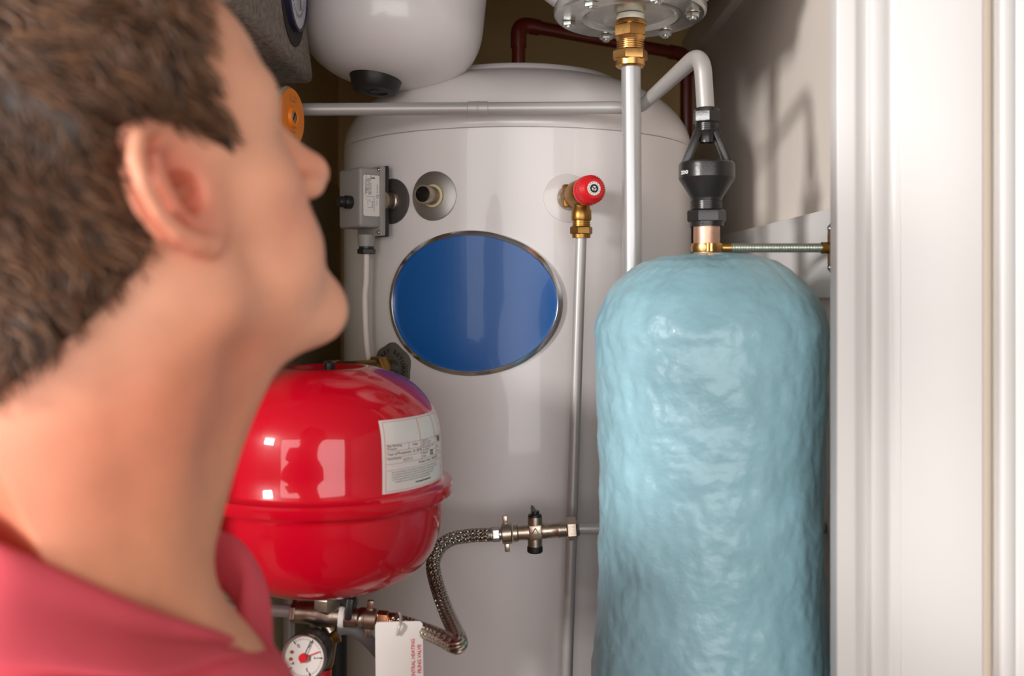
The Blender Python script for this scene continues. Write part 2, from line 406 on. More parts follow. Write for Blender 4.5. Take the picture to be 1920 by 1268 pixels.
for i, (s, y0, sz) in enumerate((('THERMOSTAT s.p.a.', .001, .0034), ('TYPE LS1 90T', .003, .0036), ('0065976 00/2008', .001, .0032), ('T85 10(2.5)A    20-90', .001, .0030))):
    vtext(s, -.0085 + i * .0026, y0, sz)
vtext('EN 60730-1', .0095, .004, .0026); vtext('CE', .0105, -.004, .005)
def lrect(x, y, a, b): lt.add([lp(x, y), lp(x + a, y), lp(x + a, y + b), lp(x, y + b)], [(0, 1, 2, 3)])
lrect(-.001, .0235, .006, .0014); lrect(-.011, -.0015, .016, .0004)
lrect(-.0065, -.0115, .0004, .005); lrect(-.0065, -.0165, .0075, .0004); lrect(.001, -.0165, .0004, .008); lrect(-.003, -.0085, .006, .0004)
lrect(-.005, -.0065, .003, .0004); lrect(.0035, -.022, .0004, .019)
vtext('2-1-C', .0085, -.013, .0028); vtext('1/2', -.008, -.007, .0022)
emit('lettering', lt, INK, lab, smooth=False) if False else emit('lettering', lt, INK, cov, smooth=False)
gp = Mx @ V((.002, -.048, .018))
gl = MB(); Mg = frame(gp, (0, 0, -1)); lathe(gl, solid([(.0125, -.002), (.012, .008), (.0112, .014)]), Mg, 28); box(gl, frame(gp + V((0, 0, -.006)), bt) @ T(0, 0, .0115), .003, .008, .002, .0005)
emit('cable_socket', gl, GREYP, tb)
g2 = MB(); cyl(g2, Mg, .0105, .013, .018, 24); hexn(g2, Mg, .0128, .017, .0245, .2)
emit('cable_gland', g2, BLACKP, tb)
cb = gp + V((0, 0, -.022))
cabp = smoothpath([cb, cb + V((-.0005, 0, -.04)), P(684, 560, cb.y), P(687, 640, cb.y), P(694, 700, cb.y + .003), P(696, 790, cb.y + .005), P(690, 1000, cb.y + .01)])
tag(emit('power_cable', tube(MB(), cabp, .0042, 14), CABLE, loc=cabp[-1]), 'white round cable hanging from the grey thermostat box', 'cable')

# ------------------------------------------------------------------ relief valve with red cap
va, vz = 14.2, (HV - 372) / F * 1.337
rv = thing('pressure_relief_valve', 'brass relief valve with a ribbed red cap on the white cylinder', 'valve', onc(va, vz))
emit('collar', collar(va - .5, vz, .0325, .0018, None), mat('pale_collar', (214, 208, 206), .25, coat=.4), rv)
vn = V((.30, -.95, .05)).normalized(); Mv = frame(onc(va, vz), vn)
emit('inlet_ring', lathe(MB(), [(.0168, 0), (.0168, .012), (.0158, .014), (0, .014)], Mv, 36), NICKEL, rv)
vb = MB(); lathe(vb, solid([(.0148, .010), (.0155, .014), (.0155, .026), (.0175, .030), (.0182, .034), (.0182, .058), (.0165, .061), (.0165, .066)]), Mv, 40)
box(vb, Mv @ T(0, 0, .018), .031, .031, .009, .003)
emit('body', vb, OLDBRASS, rv)
capm = MB(); pr = [(.0185, .064), (.0192, .066), (.0192, .071), (.0185, .0725), (.0178, .074), (.0175, .082), (.0125, .0885), (.0095, .0885)]
lathe(capm, solid(pr), Mv, 48)
for i in range(40):
    a = 2 * math.pi * i / 40; box(capm, Mv @ Matrix.Rotation(a, 4, 'Z') @ T(.0178, 0, .078), .0012, .0012, .009, 0)
vc = emit('cap', capm, REDP, rv); vc['label'] = 'ribbed red cap'
em = emit('cap_disc', lathe(MB(), solid([(.0088, .0885), (.0088, .0893)]), Mv, 32), PAPER, vc)
ek = MB(); lathe(ek, [(.0032, .0897), (.0055, .0897)], Mv, 28)
for i in range(3): box(ek, Mv @ Matrix.Rotation(i * 2.1 + .3, 4, 'Z') @ T(.0018, 0, .0897), .003, .0011, .0003, 0)
for i in range(14): box(ek, Mv @ Matrix.Rotation(i * .449, 4, 'Z') @ T(.0073, 0, .0895), .0011, .0007, .0003, 0)
emit('cap_print', ek, INK, vc)
vo = Mv @ V((0, 0, .046)); Md = frame(vo, (-.005, 0, -1))
od = MB(); lathe(od, solid([(.0105, .010), (.0112, .020), (.0130, .023), (.0132, .034), (.0125, .0355)]), Md, 32)
thread(od, Md, .0118, .035, .044, 4); emit('outlet', od, OLDBRASS, rv)
on = MB(); hexn(on, Md, .0148, .043, .0535, .35); lathe(on, solid([(.0122, .053), (.0118, .058)]), Md, 32); emit('outlet_nut', on, OLDBRASS, rv)
dpY = vo.y
pt0 = Md @ V((0, 0, .05)); pt1 = P(1063, 1268, dpY); ptd = (pt1 - pt0); pt2 = pt0 + ptd * ((pt0.z - .02) / -ptd.z)
tag(emit('discharge_pipe', tube(MB(), [pt0, pt0 + ptd * .5, pt1, pt2], .0072, 24), PIPEG, loc=pt2), 'thin grey discharge pipe running down from the red-capped valve', 'pipe')

# ------------------------------------------------------------------ white vessel upper left
ev = thing('white_expansion_vessel', 'round white expansion vessel with a black cap underneath at top left', 'expansion vessel', P(735, 165, 1.38))
tilt = Matrix.Rotation(R(5.5), 4, 'Y') @ Matrix.Rotation(R(-4), 4, 'X')
Mw = T(*P(723, 157, 1.388)) @ tilt
pr = [(0, 0)]
for t in np.linspace(4, 90, 22).tolist(): pr.append((.128 * math.sin(R(t)) ** .75, .092 * (1 - math.cos(R(t)) ** .85)))
pr += [(.128, .16), (.1305, .165), (.1305, .18), (.128, .185), (.128, .28)] + [(.128 * math.cos(R(t)), .28 + .08 * math.sin(R(t))) for t in (20, 40, 60, 80, 90)]
pr[-1] = (0, pr[-1][1])
emit('body', lathe(MB(), pr, Mw, 96), WHITE, ev, sharp=60)
Mc = Mw @ T(-.012, -.012, -.003)
bcp = MB(); lathe(bcp, [(0, .012), (.0365, .012), (.0375, .008), (.035, .002), (.0325, -.008), (.029, -.0125), (.018, -.0135), (.017, -.0115), (.008, -.0115), (.007, -.0135), (0, -.0135)], Mc, 48)
cpo = emit('valve_cap', bcp, BLACKP, ev); cpo['label'] = 'black plastic valve cap'
emit('hanging_strap', box(MB(), T(*(Mw @ V((0, .13, .17)))) @ T(0, .32, 0), .04, .64, .02, .002), GALV, ev)

# ------------------------------------------------------------------ white vessel upper right with flange
FY = 1.26
fc = P(1181, 34, FY)
fv = thing('flanged_expansion_vessel', 'white expansion vessel with a bolted galvanised flange at top right', 'expansion vessel', fc)
Mf = T(*fc) @ Matrix.Rotation(R(-2.5), 4, 'X')
pr = [(.07, .012)]
for t in np.linspace(28, 90, 16).tolist(): pr.append((.165 * math.sin(R(t)), .145 - .15 * math.cos(R(t))))
pr += [(.165, .40), (.12, .47), (0, .49)]
emit('body', lathe(MB(), pr, Mf, 96), WHITE, fv, sharp=60)
fl = [(0, .004), (.022, .004), (.040, .0045), (.052, .0045), (.057, .0005), (.0605, -.0005), (.064, .0008), (.067, .0012), (.0925, .0012), (.0955, .0035), (.0965, .009), (.095, .016), (.0885, .019), (.07, .019)]
flo = emit('flange', lathe(MB(), fl, Mf, 96), GALV, fv, sharp=28)
for i in range(6):
    a = R(107 - 60 * i); Mq = Mf @ T(.0785 * math.cos(a), .0785 * math.sin(a), .0012) @ Matrix.Rotation(R(180), 4, 'X')
    b_ = MB(); lathe(b_, solid([(.0098, -.001), (.0098, .0006)]), Mq, 24); hexn(b_, Mq, .0088, .0006, .0066, i * .9)
    lathe(b_, solid([(.0045, .0066), (.0045, .0088), (.0038, .0094)]), Mq, 16)
    emit('bolt', b_, GALV, flo)
# brass compression coupling and pipe
bf = thing('brass_compression_coupling', 'bright brass compression coupling under the galvanised flange', 'pipe fitting', P(1182, 128, FY))
Mk = frame(P(1182, 34, FY), (0, 0, -1)); px = FY / F
b1 = MB(); lathe(b1, solid([(.0175, -.004), (.0175, 6 * px)]), Mk, 36); emit('tape_ring', b1, mat('white_tape', (225, 220, 205), .7), bf)
b1 = MB(); lathe(b1, solid([(.0188, 5 * px), (.0205, 9 * px), (.0208, 13 * px), (.0195, 15 * px)]), Mk, 36); hexn(b1, Mk, .0216, 13 * px, 38 * px, .15)
lathe(b1, solid([(.0195, 36 * px), (.0165, 45 * px)]), Mk, 36); thread(b1, Mk, .0172, 42 * px, 62 * px, 5); emit('body', b1, BRASS, bf)
b1 = MB(); hexn(b1, Mk, .0224, 60 * px, 81 * px, .4); lathe(b1, solid([(.019, 79 * px), (.0186, 90 * px), (.016, 93 * px)]), Mk, 36); emit('nut', b1, BRASS, bf)
p_top = P(1183, 115, FY); p_bot = V((P(1188, 500, FY).x, FY, .02))
tag(emit('supply_pipe', tube(MB(), [p_top, P(1185, 400, FY), p_bot], .0123, 32), PIPEW, loc=p_bot), 'thick pale grey vertical pipe dropping behind the blue tank', 'pipe')

# ------------------------------------------------------------------ overflow pipe to the tundish
TY = 1.15; tx_ = P(1325, 0, TY).x
hp = thing('overflow_pipe', 'pale grey horizontal pipe bending over to the black tundish', 'pipe', P(900, 204, 1.297))
a_ = P(470, 206, 1.297); b_ = P(1196, 203, 1.297); c_ = P(1300, 110, 1.165); c2 = V((tx_, TY, P(0, 108, TY).z)); d_ = V((tx_, TY, P(0, 235, TY).z))
path = [a_, P(1150, 202, 1.297)] + bends([b_ + V((-.012, 0, 0)), b_ + V((.004, -.002, .002)), P(1316, 96, 1.155), d_], .028, 14)
emit('pipe', tube(MB(), path, [.0082 if p.x < b_.x + .012 else .0082 + (.0102 - .0082) * min(1, (p.x - b_.x - .012) / .04) for p in path], 28), PIPEG, hp)
Mp = frame(P(896, 203.7, 1.297), (1, 0, 0))
emit('coupling', lathe(MB(), [(.0082, -.0135), (.0092, -.013), (.0092, -.0008), (.0097, -.0004), (.0097, .0004), (.0092, .0008), (.0092, .013), (.0082, .0135)], Mp, 32), PIPEG, hp)

# ------------------------------------------------------------------ tundish
q = TY / F
def tp(v): return P(1325, v, TY).z
td = thing('tundish', 'black plastic tundish with open arms above the blue tank', 'tundish', (tx_, TY, tp(425)))
MT = T(tx_, TY, 0)
z = tp
n1 = MB(); hexn(n1, MT, 26.5 * q, z(232), z(207), .52); lathe(n1, solid([(23 * q, z(210)), (24 * q, z(206)), (21 * q, z(203))]), MT, 36); emit('nut', n1, BLACKM, td)
n1 = MB(); thread(n1, MT, 21.5 * q, z(246), z(231), 4)
lathe(n1, [(0, z(258)), (12.5 * q, z(258)), (12.5 * q, z(268)), (14.5 * q, z(268)), (15 * q, z(252)), (21 * q, z(244)), (0, z(243))], MT, 36); emit('neck', n1, BLACKM, td)
for s in (-1, 1):
    ar_ = MB()
    for k in range(1):
        p0 = V((tx_ + s * 14 * q, TY, z(241))); p1 = V((tx_ + s * 42.5 * q, TY, z(314))); d = p1 - p0
        zz = d.normalized(); yy = V((0, 1, 0)); xx = yy.cross(zz)
        MA = Matrix(((xx.x, yy.x, zz.x, (p0 + d / 2).x), (xx.y, yy.y, zz.y, (p0 + d / 2).y), (xx.z, yy.z, zz.z, (p0 + d / 2).z), (0, 0, 0, 1)))
        box(ar_, MA, 14 * q, 24 * q, d.length, .0018)
    emit('arm', ar_, BLACKM, td)
cu = MB(); lathe(cu, [(0, z(372)), (12 * q, z(372)), (46 * q, z(330)), (47 * q, z(306)), (49 * q, z(305)), (51.5 * q, z(308)), (52 * q, z(312)), (52 * q, z(334)), (51 * q, z(337)), (29 * q, z(372)), (28 * q, z(377)), (0, z(378))], MT, 56)
cup = emit('cup', cu, BLACKM, td, sharp=15)
tl = MB()
def fb(x, y):
    a = R(-62) + x / (52 * q); return V((tx_ + 52.4 * q * math.sin(a), TY - 52.4 * q * math.cos(a), z(329) + y))
text_mb('zoo', .0082, fb, tl, 'CENTER', offset=.0003)
emit('lettering', tl, WHITEINK, cup, smooth=False)
n1 = MB(); thread(n1, MT, 28.5 * q, z(396), z(376), 5); emit('lower_neck', n1, BLACKM, td)
n1 = MB(); hexn(n1, MT, 36 * q, z(418), z(393), .95); lathe(n1, solid([(31 * q, z(425)), (32 * q, z(416))]), MT, 36); emit('nut', n1, BLACKM, td)
tag(emit('copper_waste_pipe', tube(MB(), [(tx_, TY, z(424)), (tx_, TY, z(500)), (tx_, TY, z(560))], 24.5 * q, 32), COPPER, loc=(tx_, TY, z(560))), 'short bare copper pipe under the black tundish', 'pipe')
# pipe clip on threaded rod
pc = thing('pipe_clip', 'brass pipe clip on a zinc threaded rod fixed to the white batten', 'pipe clip', (XR - .018, TY, z(466)))
zc = z(465)
cl = MB(); lathe(cl, [(25 * q, zc - 8 * q), (28.5 * q, zc - 8 * q), (30 * q, zc), (28.5 * q, zc + 8 * q), (25 * q, zc + 8 * q)], MT, 40)
for xx in (-3 * q, 4 * q): cyl(cl, frame((tx_ + xx, TY - 27 * q, zc - 8 * q), (0, 0, 1)), 4.5 * q, 0, 16 * q, 12)
emit('ring', cl, BRASS, pc)
Mh = frame((tx_ + 24 * q, TY, zc), (1, 0, 0)); rl = XR - .018 - (tx_ + 24 * q)
so = MB(); cyl(so, Mh, 9.5 * q, 0, 22 * q, 24); emit('socket', so, BRASS, pc)
rodm = MB(); k = int((rl - .02) / .0018); pr = []
for i in range(k): pr += [(.0055, .01 + i * .0018), (.0048, .01 + i * .0018 + .0009)]
lathe(rodm, solid(pr), Mh, 20); emit('threaded_rod', rodm, ROD, pc)
bs = MB(); cyl(bs, Mh, .0068, rl - .014, rl - .001, 24); emit('rod_socket', bs, OLDBRASS, pc)
pb = MB(); pl = []
for a in np.linspace(0, 360, 40, endpoint=False):
    r_ = .0125 + .017 * abs(math.cos(R(a))) ** 3; pl.append((r_ * math.sin(R(a)), r_ * math.cos(R(a))))
MPl = Matrix(((0, 0, 1, XR - .0205), (1, 0, 0, TY), (0, 1, 0, zc), (0, 0, 0, 1)))
prism(pb, pl, MPl, 0, .0025); plate = emit('back_plate', pb, OLDBRASS, pc)
for s in (-1, 1):
    emit('screw', lathe(MB(), solid([(.0045, 0), (.0045, .0012), (.003, .0035)]), frame((XR - .0205, TY, zc + s * .0225), (-1, 0, 0)), 16), STEEL, plate)

# ------------------------------------------------------------------ brown pipe on the back wall
bp = thing('brown_vent_pipe', 'dark brown painted pipe rising from the cylinder lid along the back wall', 'pipe', (.0105, 1.6, CZ + .11))
zb_ = P(0, 45, 1.6).z
pts = [V((.0105, 1.6, CZ + .10)), V((.0105, 1.6, zb_)), V((.313, 1.79, zb_ - .005)), V((.313, 1.79, 1.0))]
emit('pipe', tube(MB(), bends(pts, .03, 10), .0108, 24), BROWN, bp)
for (p, d0, d1) in ((pts[1], pts[0] - pts[1], pts[2] - pts[1]), (pts[2], pts[1] - pts[2], pts[3] - pts[2])):
    emit('elbow', tube(MB(), bends([p + d0.normalized() * .038, p, p + d1.normalized() * .038], .03, 10), .0128, 24), BROWN, bp)

# ------------------------------------------------------------------ blue lagged cylinder
BX, BY = P(1335, 0, 1.1).x - .003, 1.10
bt_ = [(475, 0), (476, 40), (480, 85), (490, 122), (505, 150), (525, 172), (550, 192), (580, 206), (606, 214), (622, 217.5), (630, 217), (636, 213.5), (646, 215), (680, 216), (720, 214), (800, 211), (900, 207), (1000, 206), (1080, 208), (1150, 212), (1210, 218), (1268, 222)]
vv = np.array([a for a, b in bt_], float); rr = np.array([b for a, b in bt_], float) / F * 1.091
zz = H + (HV - vv) / F * 1.08
zz[:4] = H + (HV - vv[:4]) / F * 1.1
s_ = np.concatenate([[0], np.cumsum(np.hypot(np.diff(rr), np.diff(zz)))])
ss = np.linspace(0, s_[-1], 190); rP = np.interp(ss, s_, rr); zP = np.interp(ss, s_, zz)
k5 = np.ones(5) / 5
rS = np.convolve(np.pad(rP, 2, 'edge'), k5, 'valid'); rS[0] = 0; rP = rS
rP = np.append(rP, [rP[-1]] * 6); zP = np.append(zP, np.linspace(zP[-1], .0, 7)[1:])
mb = MB(); n = 220; vs_ = []; fs = []
for i in range(len(rP)):
    for j in range(n):
        a = 2 * math.pi * j / n; p = V((math.cos(a), math.sin(a), 0))
        w_ = V((p.x * .128, p.y * .128, zP[i]))
        d = .0030 * noise.noise(w_ * 11) + .0022 * noise.noise(w_ * 28 + V((3, 1, 7))) + .0017 * noise.noise(V((w_.x * 80, w_.y * 80, w_.z * 48))) + .0008 * noise.noise(w_ * 170)
        d *= min(1, rP[i] / .03)
        up_ = 1 - min(1, rP[i] / .13)
        vs_.append(V((BX + p.x * (rP[i] + d * .9), BY + p.y * (rP[i] + d * .9), zP[i] + d * up_)))
for i in range(len(rP) - 1):
    for j in range(n):
        k = (j + 1) % n; fs.append((i * n + j, (i + 1) * n + j, (i + 1) * n + k, i * n + k))
mb.add(vs_, fs)
tag(emit('lagged_tank', mb, FOAM, loc=(BX, BY, 0), sharp=180), 'lumpy pale blue foam lagged tank with a rounded top', 'tank')

# ------------------------------------------------------------------ red expansion vessel
RX, RY = P(612, 0, 1.10).x, 1.10
rd = thing('red_expansion_vessel', 'glossy red expansion vessel with a white printed label', 'expansion vessel', (RX, RY, H - .345))
MR = T(RX, RY, H)
rt, zf = -.087, -.2145
up_ = [(0, rt - .006), (.02, rt - .006), (.034, rt - .0045), (.040, rt - .001), (.046, rt), (.058, rt - .002), (.078, rt - .009), (.096, rt - .0195), (.110, rt - .033), (.119, rt - .047), (.1245, rt - .062), (.1268, rt - .08), (.1275, rt - .1), (.128, zf + .006), (.130, zf + .003), (.1385, zf + .0015), (.1398, zf - .001)]
def dens(pr, k=5):
    p = [V((a, b, 0)) for a, b in pr]; return [(max(0, x.x), x.y) for x in smoothpath(p, k)]
body = dens(up_[3:13], 5)
emit('upper_shell', lathe(MB(), up_[:3] + body + up_[13:], MR, 128), RED, rd, sharp=50)
lo_ = [(.1398, zf - .001), (.1398, zf - .009), (.138, zf - .012), (.131, zf - .0125), (.1285, zf - .016)]
low = dens([(.1285, zf - .016), (.128, zf - .035), (.125, zf - .054), (.118, zf - .074), (.105, zf - .091), (.086, zf - .1035), (.06, zf - .112), (.03, zf - .1165), (0, zf - .117)], 5); low[-1] = (0, low[-1][1])
emit('lower_shell', lathe(MB(), lo_ + low[1:], MR, 128), RED, rd, sharp=40)
Mvc = frame((RX + .0035, RY, H + rt - .007), (0, 0, 1))
vcm = MB(); lathe(vcm, solid([(.0052, 0), (.0055, .002), (.0055, .011), (.004, .0125), (.0025, .0135)]), Mvc, 24)
for i in range(12):
    a = i * math.pi / 6; box(vcm, Mvc @ Matrix.Rotation(a, 4, 'Z') @ T(.0056, 0, .006), .001, .0012, .010, 0)
emit('valve_cap', vcm, BLACKP, rd)
brk = MB(); box(brk, T(RX - .1, RY + .085, H + rt - .035) @ Matrix.Rotation(R(-20), 4, 'Z'), .04, .05, .085, .003); box(brk, T((RX - .1 + XL) / 2, RY + .10, H + rt - .05), abs(XL - RX + .1) , .03, .05, .002)
emit('wall_bracket', brk, BLACKP, rd)
# label wrapped on the upper shell
prof = [(r, z_) for r, z_ in up_[3:13]]
pz = np.array([b for a, b in prof][::-1]); prr = np.array([a for a, b in prof][::-1])
dz = np.array([b for a, b in body][::-1]); dr = np.array([a for a, b in body][::-1])
def rad_at(z_): return float(np.interp(z_, dz, dr))
phiL, phiR = 36, 84                                 # angle from the front, towards the right
zT, zB = rt - .047, zf + .0075
def lab_pt(x, y, h=.0006):                              # x in 0..1 across, y in 0..1 upwards
    z_ = zB + (zT - zB) * y; ph = R(phiL + (phiR - phiL) * x) - .0
    r_ = rad_at(z_) + h
    return V((RX + r_ * math.sin(ph), RY - r_ * math.cos(ph), H + z_))
def grid_patch(x0, x1, y0, y1, nx, ny, h):
    mb = MB(); vs_ = [lab_pt(x0 + (x1 - x0) * i / nx, y0 + (y1 - y0) * j / ny, h) for j in range(ny + 1) for i in range(nx + 1)]
    fs = [(j * (nx + 1) + i, j * (nx + 1) + i + 1, (j + 1) * (nx + 1) + i + 1, (j + 1) * (nx + 1) + i) for j in range(ny) for i in range(nx)]
    return mb.add(vs_, fs)
lb = emit('label', grid_patch(0, 1, 0, 1, 24, 24, .0007), PAPER, rd); lb['label'] = 'white paper label with red lines'
ln = MB()
def hl(y, x0=.035, x1=.965, t=.005): m = grid_patch(x0, x1, y - t / 2, y + t / 2, 20, 1, .0011); ln.add(m.v, m.f)
def vl(x, y0, y1, t=.006): m = grid_patch(x - t / 2, x + t / 2, y0, y1, 1, 16, .0011); ln.add(m.v, m.f)
hl(.025); hl(.975); vl(.035, .025, .975); vl(.965, .025, .975)
vl(.50, .38, .975); vl(.80, .30, .975); hl(.665); hl(.575, .035, .80); hl(.49, .035, .80); hl(.40); hl(.315); vl(.32, .575, .665)
emit('ruling', ln, PINKINK, lb, smooth=False)
wl = R(phiR - phiL) * .128; hlb = zT - zB
tk = MB(); tg = MB()
def lt_(s, x, y, size, mb=tk, al='LEFT', off=0): text_mb(s, size, lambda a, b: lab_pt(x + a / wl, y + b / hlb, .0012), mb, al, offset=off)
lt_('Max Working', .055, .632, .0033); lt_('Pressure:', .055, .594, .0033); lt_('4 bar', .37, .610, .0040)
lt_('Year of Production:  D: 2010', .055, .520, .0040); lt_('Serial Number', .055, .460, .0030); lt_('017111', .24, .416, .0046, tg)
lt_('Temperature', .52, .643, .0021); lt_('Membrane  -10 +99 C', .52, .616, .0021); lt_('System  -10 +120 C', .52, .589, .0021)
lt_('Factory precharge  1.5 bar', .52, .545, .0023); lt_('Set precharge', .52, .510, .0023)
lt_('Capacity', .52, .462, .0027); lt_('Litres:', .52, .420, .0027); lt_('12', .655, .425, .0070, off=.0003)
lt_('Product Code:  387100  12', .45, .345, .0038)
for i, s in enumerate(('For correct operation of the system, precharge pressure must be checked regularly.', 'The expansion vessel should be made every 12 months. The membrane pressure should', 'vessel have been tested and approved. The manufacturer accepts no liability', 'or other responsibility for personal injury or property damage arising from',
                       'installation or use contrary to the notes given. Read carefully.')):
    lt_(s, .10 + .04 * (i == 4), .275 - i * .034, .0022, tg)
lt_('www.expansionvessel.com', .40, .085, .0026, off=.0001)
for i in range(4): lt_(('Manufactured', 'in EU', 'EN 13831', 'PED 97/23')[i], .815, (.645, .52, .49, .43)[i], .0020, tg)
lt_('W', .85, .56, .0095, off=.0002)
emit('lettering', tk, INK, lb, smooth=False); emit('small_print', tg, GREYINK, lb, smooth=False)

# ------------------------------------------------------------------ filling manifold under the red vessel
MY = 1.09; m_ = MY / F
def mp(u, v, dy=0): return P(u, v, MY + dy)
mf = thing('filling_manifold', 'nickel plated filling manifold under the red vessel', 'manifold', mp(600, 1175))
axd = (mp(690, 1160) - mp(560, 1148)).normalized(); Mm = frame(mp(548, 1147), axd)
L = lambda u: (u - 548) * m_
bdy = MB(); hexn(bdy, Mm, 21 * m_, L(546), L(556), .4); lathe(bdy, solid([(18 * m_, L(554)), (20 * m_, L(560)), (20 * m_, L(580)), (23 * m_, L(596)), (23 * m_, L(622)), (19 * m_, L(640)), (19 * m_, L(668))]), Mm, 36)
Mo = frame(mp(614, 1150), (0, 0, 1)); lathe(bdy, solid([(20 * m_, -10 * m_), (18 * m_, 4 * m_), (18 * m_, 18 * m_)]), Mo, 32)
emit('body', bdy, NICKEL, mf)
nt_ = MB(); hexn(nt_, Mo, 27 * m_, 4 * m_, 34 * m_, .15); emit('vessel_nut', nt_, NICKEL, mf)
tpv = MB(); cyl(tpv, frame(mp(612, 1112), (0, 0, 1)), 11 * m_, -.012, .03, 24); emit('vessel_stem', tpv, STEEL, mf)
wr = MB(); lathe(wr, solid([(21 * m_, L(637)), (21.5 * m_, L(640)), (21.5 * m_, L(644)), (21 * m_, L(647))]), Mm, 32); emit('washer', wr, PAPER, mf)
vlv = MB(); lathe(vlv, solid([(17.5 * m_, L(647)), (18 * m_, L(660)), (17 * m_, L(672)), (19.5 * m_, L(676)), (19.5 * m_, L(684))]), Mm, 32); emit('check_valve', vlv, NICKEL, mf)
hd = MB(); cyl(hd, frame(mp(652, 1128), (0, 0, 1)), 12 * m_, -.005, .008, 20); box(hd, T(*mp(655, 1142, -.016)) @ Matrix.Rotation(R(8), 4, 'Y'), .008, .008, .024, .002); cyl(hd, frame(mp(662, 1130, -.012), (0, -1, 0)), 9 * m_, -.004, .006, 16); box(hd, T(*mp(640, 1128)), .03, .012, .009, .002)
emit('tap_handle', hd, BLACKP, mf)
def wing_nut(M, r, z0, z1, rot, parent, m):
    b = MB(); lathe(b, solid([(r * .9, z0), (r, z0 + .001), (r, z1 - .001), (r * .9, z1)]), M, 32)
    for s in (0, 180): box(b, M @ Matrix.Rotation(R(rot + s), 4, 'Z') @ T(r + .004, 0, z0 + (z1 - z0) * .42), .011, .0055, (z1 - z0) * .5, .001)
    return emit('wing_nut', b, m, parent)
wing_nut(Mm, 19.5 * m_, L(683), L(707), 96, mf, NICKEL)
lg = MB(); lathe(lg, solid([(14 * m_, 0), (14 * m_, 24 * m_)]), frame(mp(595, 1168), (-.1, 0, -1)), 28); lathe(lg, solid([(12 * m_, 0), (13 * m_, 22 * m_)]), frame(mp(608, 1165), (.55, 0, -1)), 28)
emit('outlet_legs', lg, NICKEL, mf)
# pipe entering from the left, vertical pipe and a plain black upright tube behind
tag(emit('feed_pipe', tube(MB(), [mp(300, 1128), mp(420, 1138), mp(552, 1147)], 12.2 * m_, 24), PIPEG, loc=mp(552, 1147)), 'short grey pipe entering the manifold from the left', 'pipe')
a_ = P(542, 1000, 1.32); tag(emit('riser_pipe', tube(MB(), [a_, V((a_.x, a_.y, .02))], .0078, 24), PIPEG, loc=(a_.x, a_.y, .02)), 'grey vertical pipe behind the pressure gauge', 'pipe')
a_ = P(632, 1186, 1.25); tag(emit('black_vertical_tube', tube(MB(), [a_, V((a_.x, a_.y, .02))], .0125, 28), RUBBER, loc=(a_.x, a_.y, .02)), 'plain black vertical tube behind the hanging tag', 'pipe')
dp_ = smoothpath([mp(628, 1182, .005), mp(650, 1178, .012), mp(680, 1192, .02), mp(712, 1225, .03), mp(735, 1262, .035), mp(745, 1330, .04), V((mp(748, 1330, .04).x, MY + .04, .03))])
tag(emit('drain_hose', tube(MB(), dp_, .0074, 18), GREYTUBE, loc=dp_[-1]), 'curved grey plastic drain hose behind the white tag', 'hose')
# safety valve with brass body and red cap
sv = thing('safety_valve', 'brass safety valve with a red cap beside the round gauge', 'valve', mp(606, 1262))
s1 = MB(); lathe(s1, solid([(15 * m_, 0), (16 * m_, .01), (16 * m_, .03), (14 * m_, .035)]), frame(mp(618, 1190, .004), (-.15, 0, -1)), 28); lathe(s1, solid([(13 * m_, 0), (15 * m_, .012)]), frame(mp(616, 1196, .004), (1, .1, .35)), 28); emit('body', s1, OLDBRASS, sv)
s1 = MB(); lathe(s1, solid([(17 * m_, 0), (17 * m_, .008)]), frame(mp(604, 1240, .004), (-.1, 0, -1)), 28); emit('seal', s1, RUBBER, sv)
s1 = MB(); lathe(s1, solid([(19 * m_, 0), (20 * m_, .006), (20 * m_, .03), (15 * m_, .034)]), frame(mp(603, 1252, .004), (-.1, 0, -1)), 28); emit('cap', s1, REDP, sv)
# pressure gauge
GYp = 1.045; g_ = GYp / F
gd = (V((0, 0, H + .0)) - P(570, 1234, GYp)); gdir = V((-.10, -1, .10)).normalized()
gg = thing('pressure_gauge', 'round white pressure gauge with a red hub under the red vessel', 'gauge', P(570, 1276, GYp))
MG = frame(P(570, 1233, GYp), gdir)
g1 = MB(); lathe(g1, solid([(34 * g_, -.034), (43 * g_, -.028), (44 * g_, -.006), (42 * g_, -.001)]), MG, 56); emit('case', g1, BLACKP, gg)
g1 = MB(); lathe(g1, [(42.5 * g_, -.004), (43.5 * g_, .001), (42 * g_, .0035), (39.5 * g_, .0035), (38 * g_, .0005)], MG, 56); emit('bezel', g1, STEEL, gg)
face = emit('dial', lathe(MB(), [(0, .0005), (38.5 * g_, .0005)], MG, 56), DIALW, gg)
tk = MB(); RG = 38 * g_
def gp_(a, r, h=.0009): return MG @ V((r * math.cos(R(a)), r * math.sin(R(a)), h))
def tick(a, r0, r1, w_, mb=tk, h=.0009):
    d = V((-math.sin(R(a)), math.cos(R(a)), 0)) * w_ / 2; c0 = V((r0 * math.cos(R(a)), r0 * math.sin(R(a)), h)); c1 = V((r1 * math.cos(R(a)), r1 * math.sin(R(a)), h))
    mb.add([MG @ (c0 - d), MG @ (c1 - d), MG @ (c1 + d), MG @ (c0 + d)], [(0, 1, 2, 3)])
for i in range(41):
    a = 125 - i * 6.75
    tick(a, RG * .84, RG * .93, .0004)
for k, a in enumerate((125, 63, 0, -68, -140)): tick(a, RG * .76, RG * .95, .0011)
def gtext(s, a, r, size, rot):
    text_mb(s, size, lambda x, y: MG @ (V((r * math.cos(R(a)), r * math.sin(R(a)), .0009)) + Matrix.Rotation(R(rot), 3, 'Z') @ V((x, y - size * .35, 0))), tk, 'CENTER')
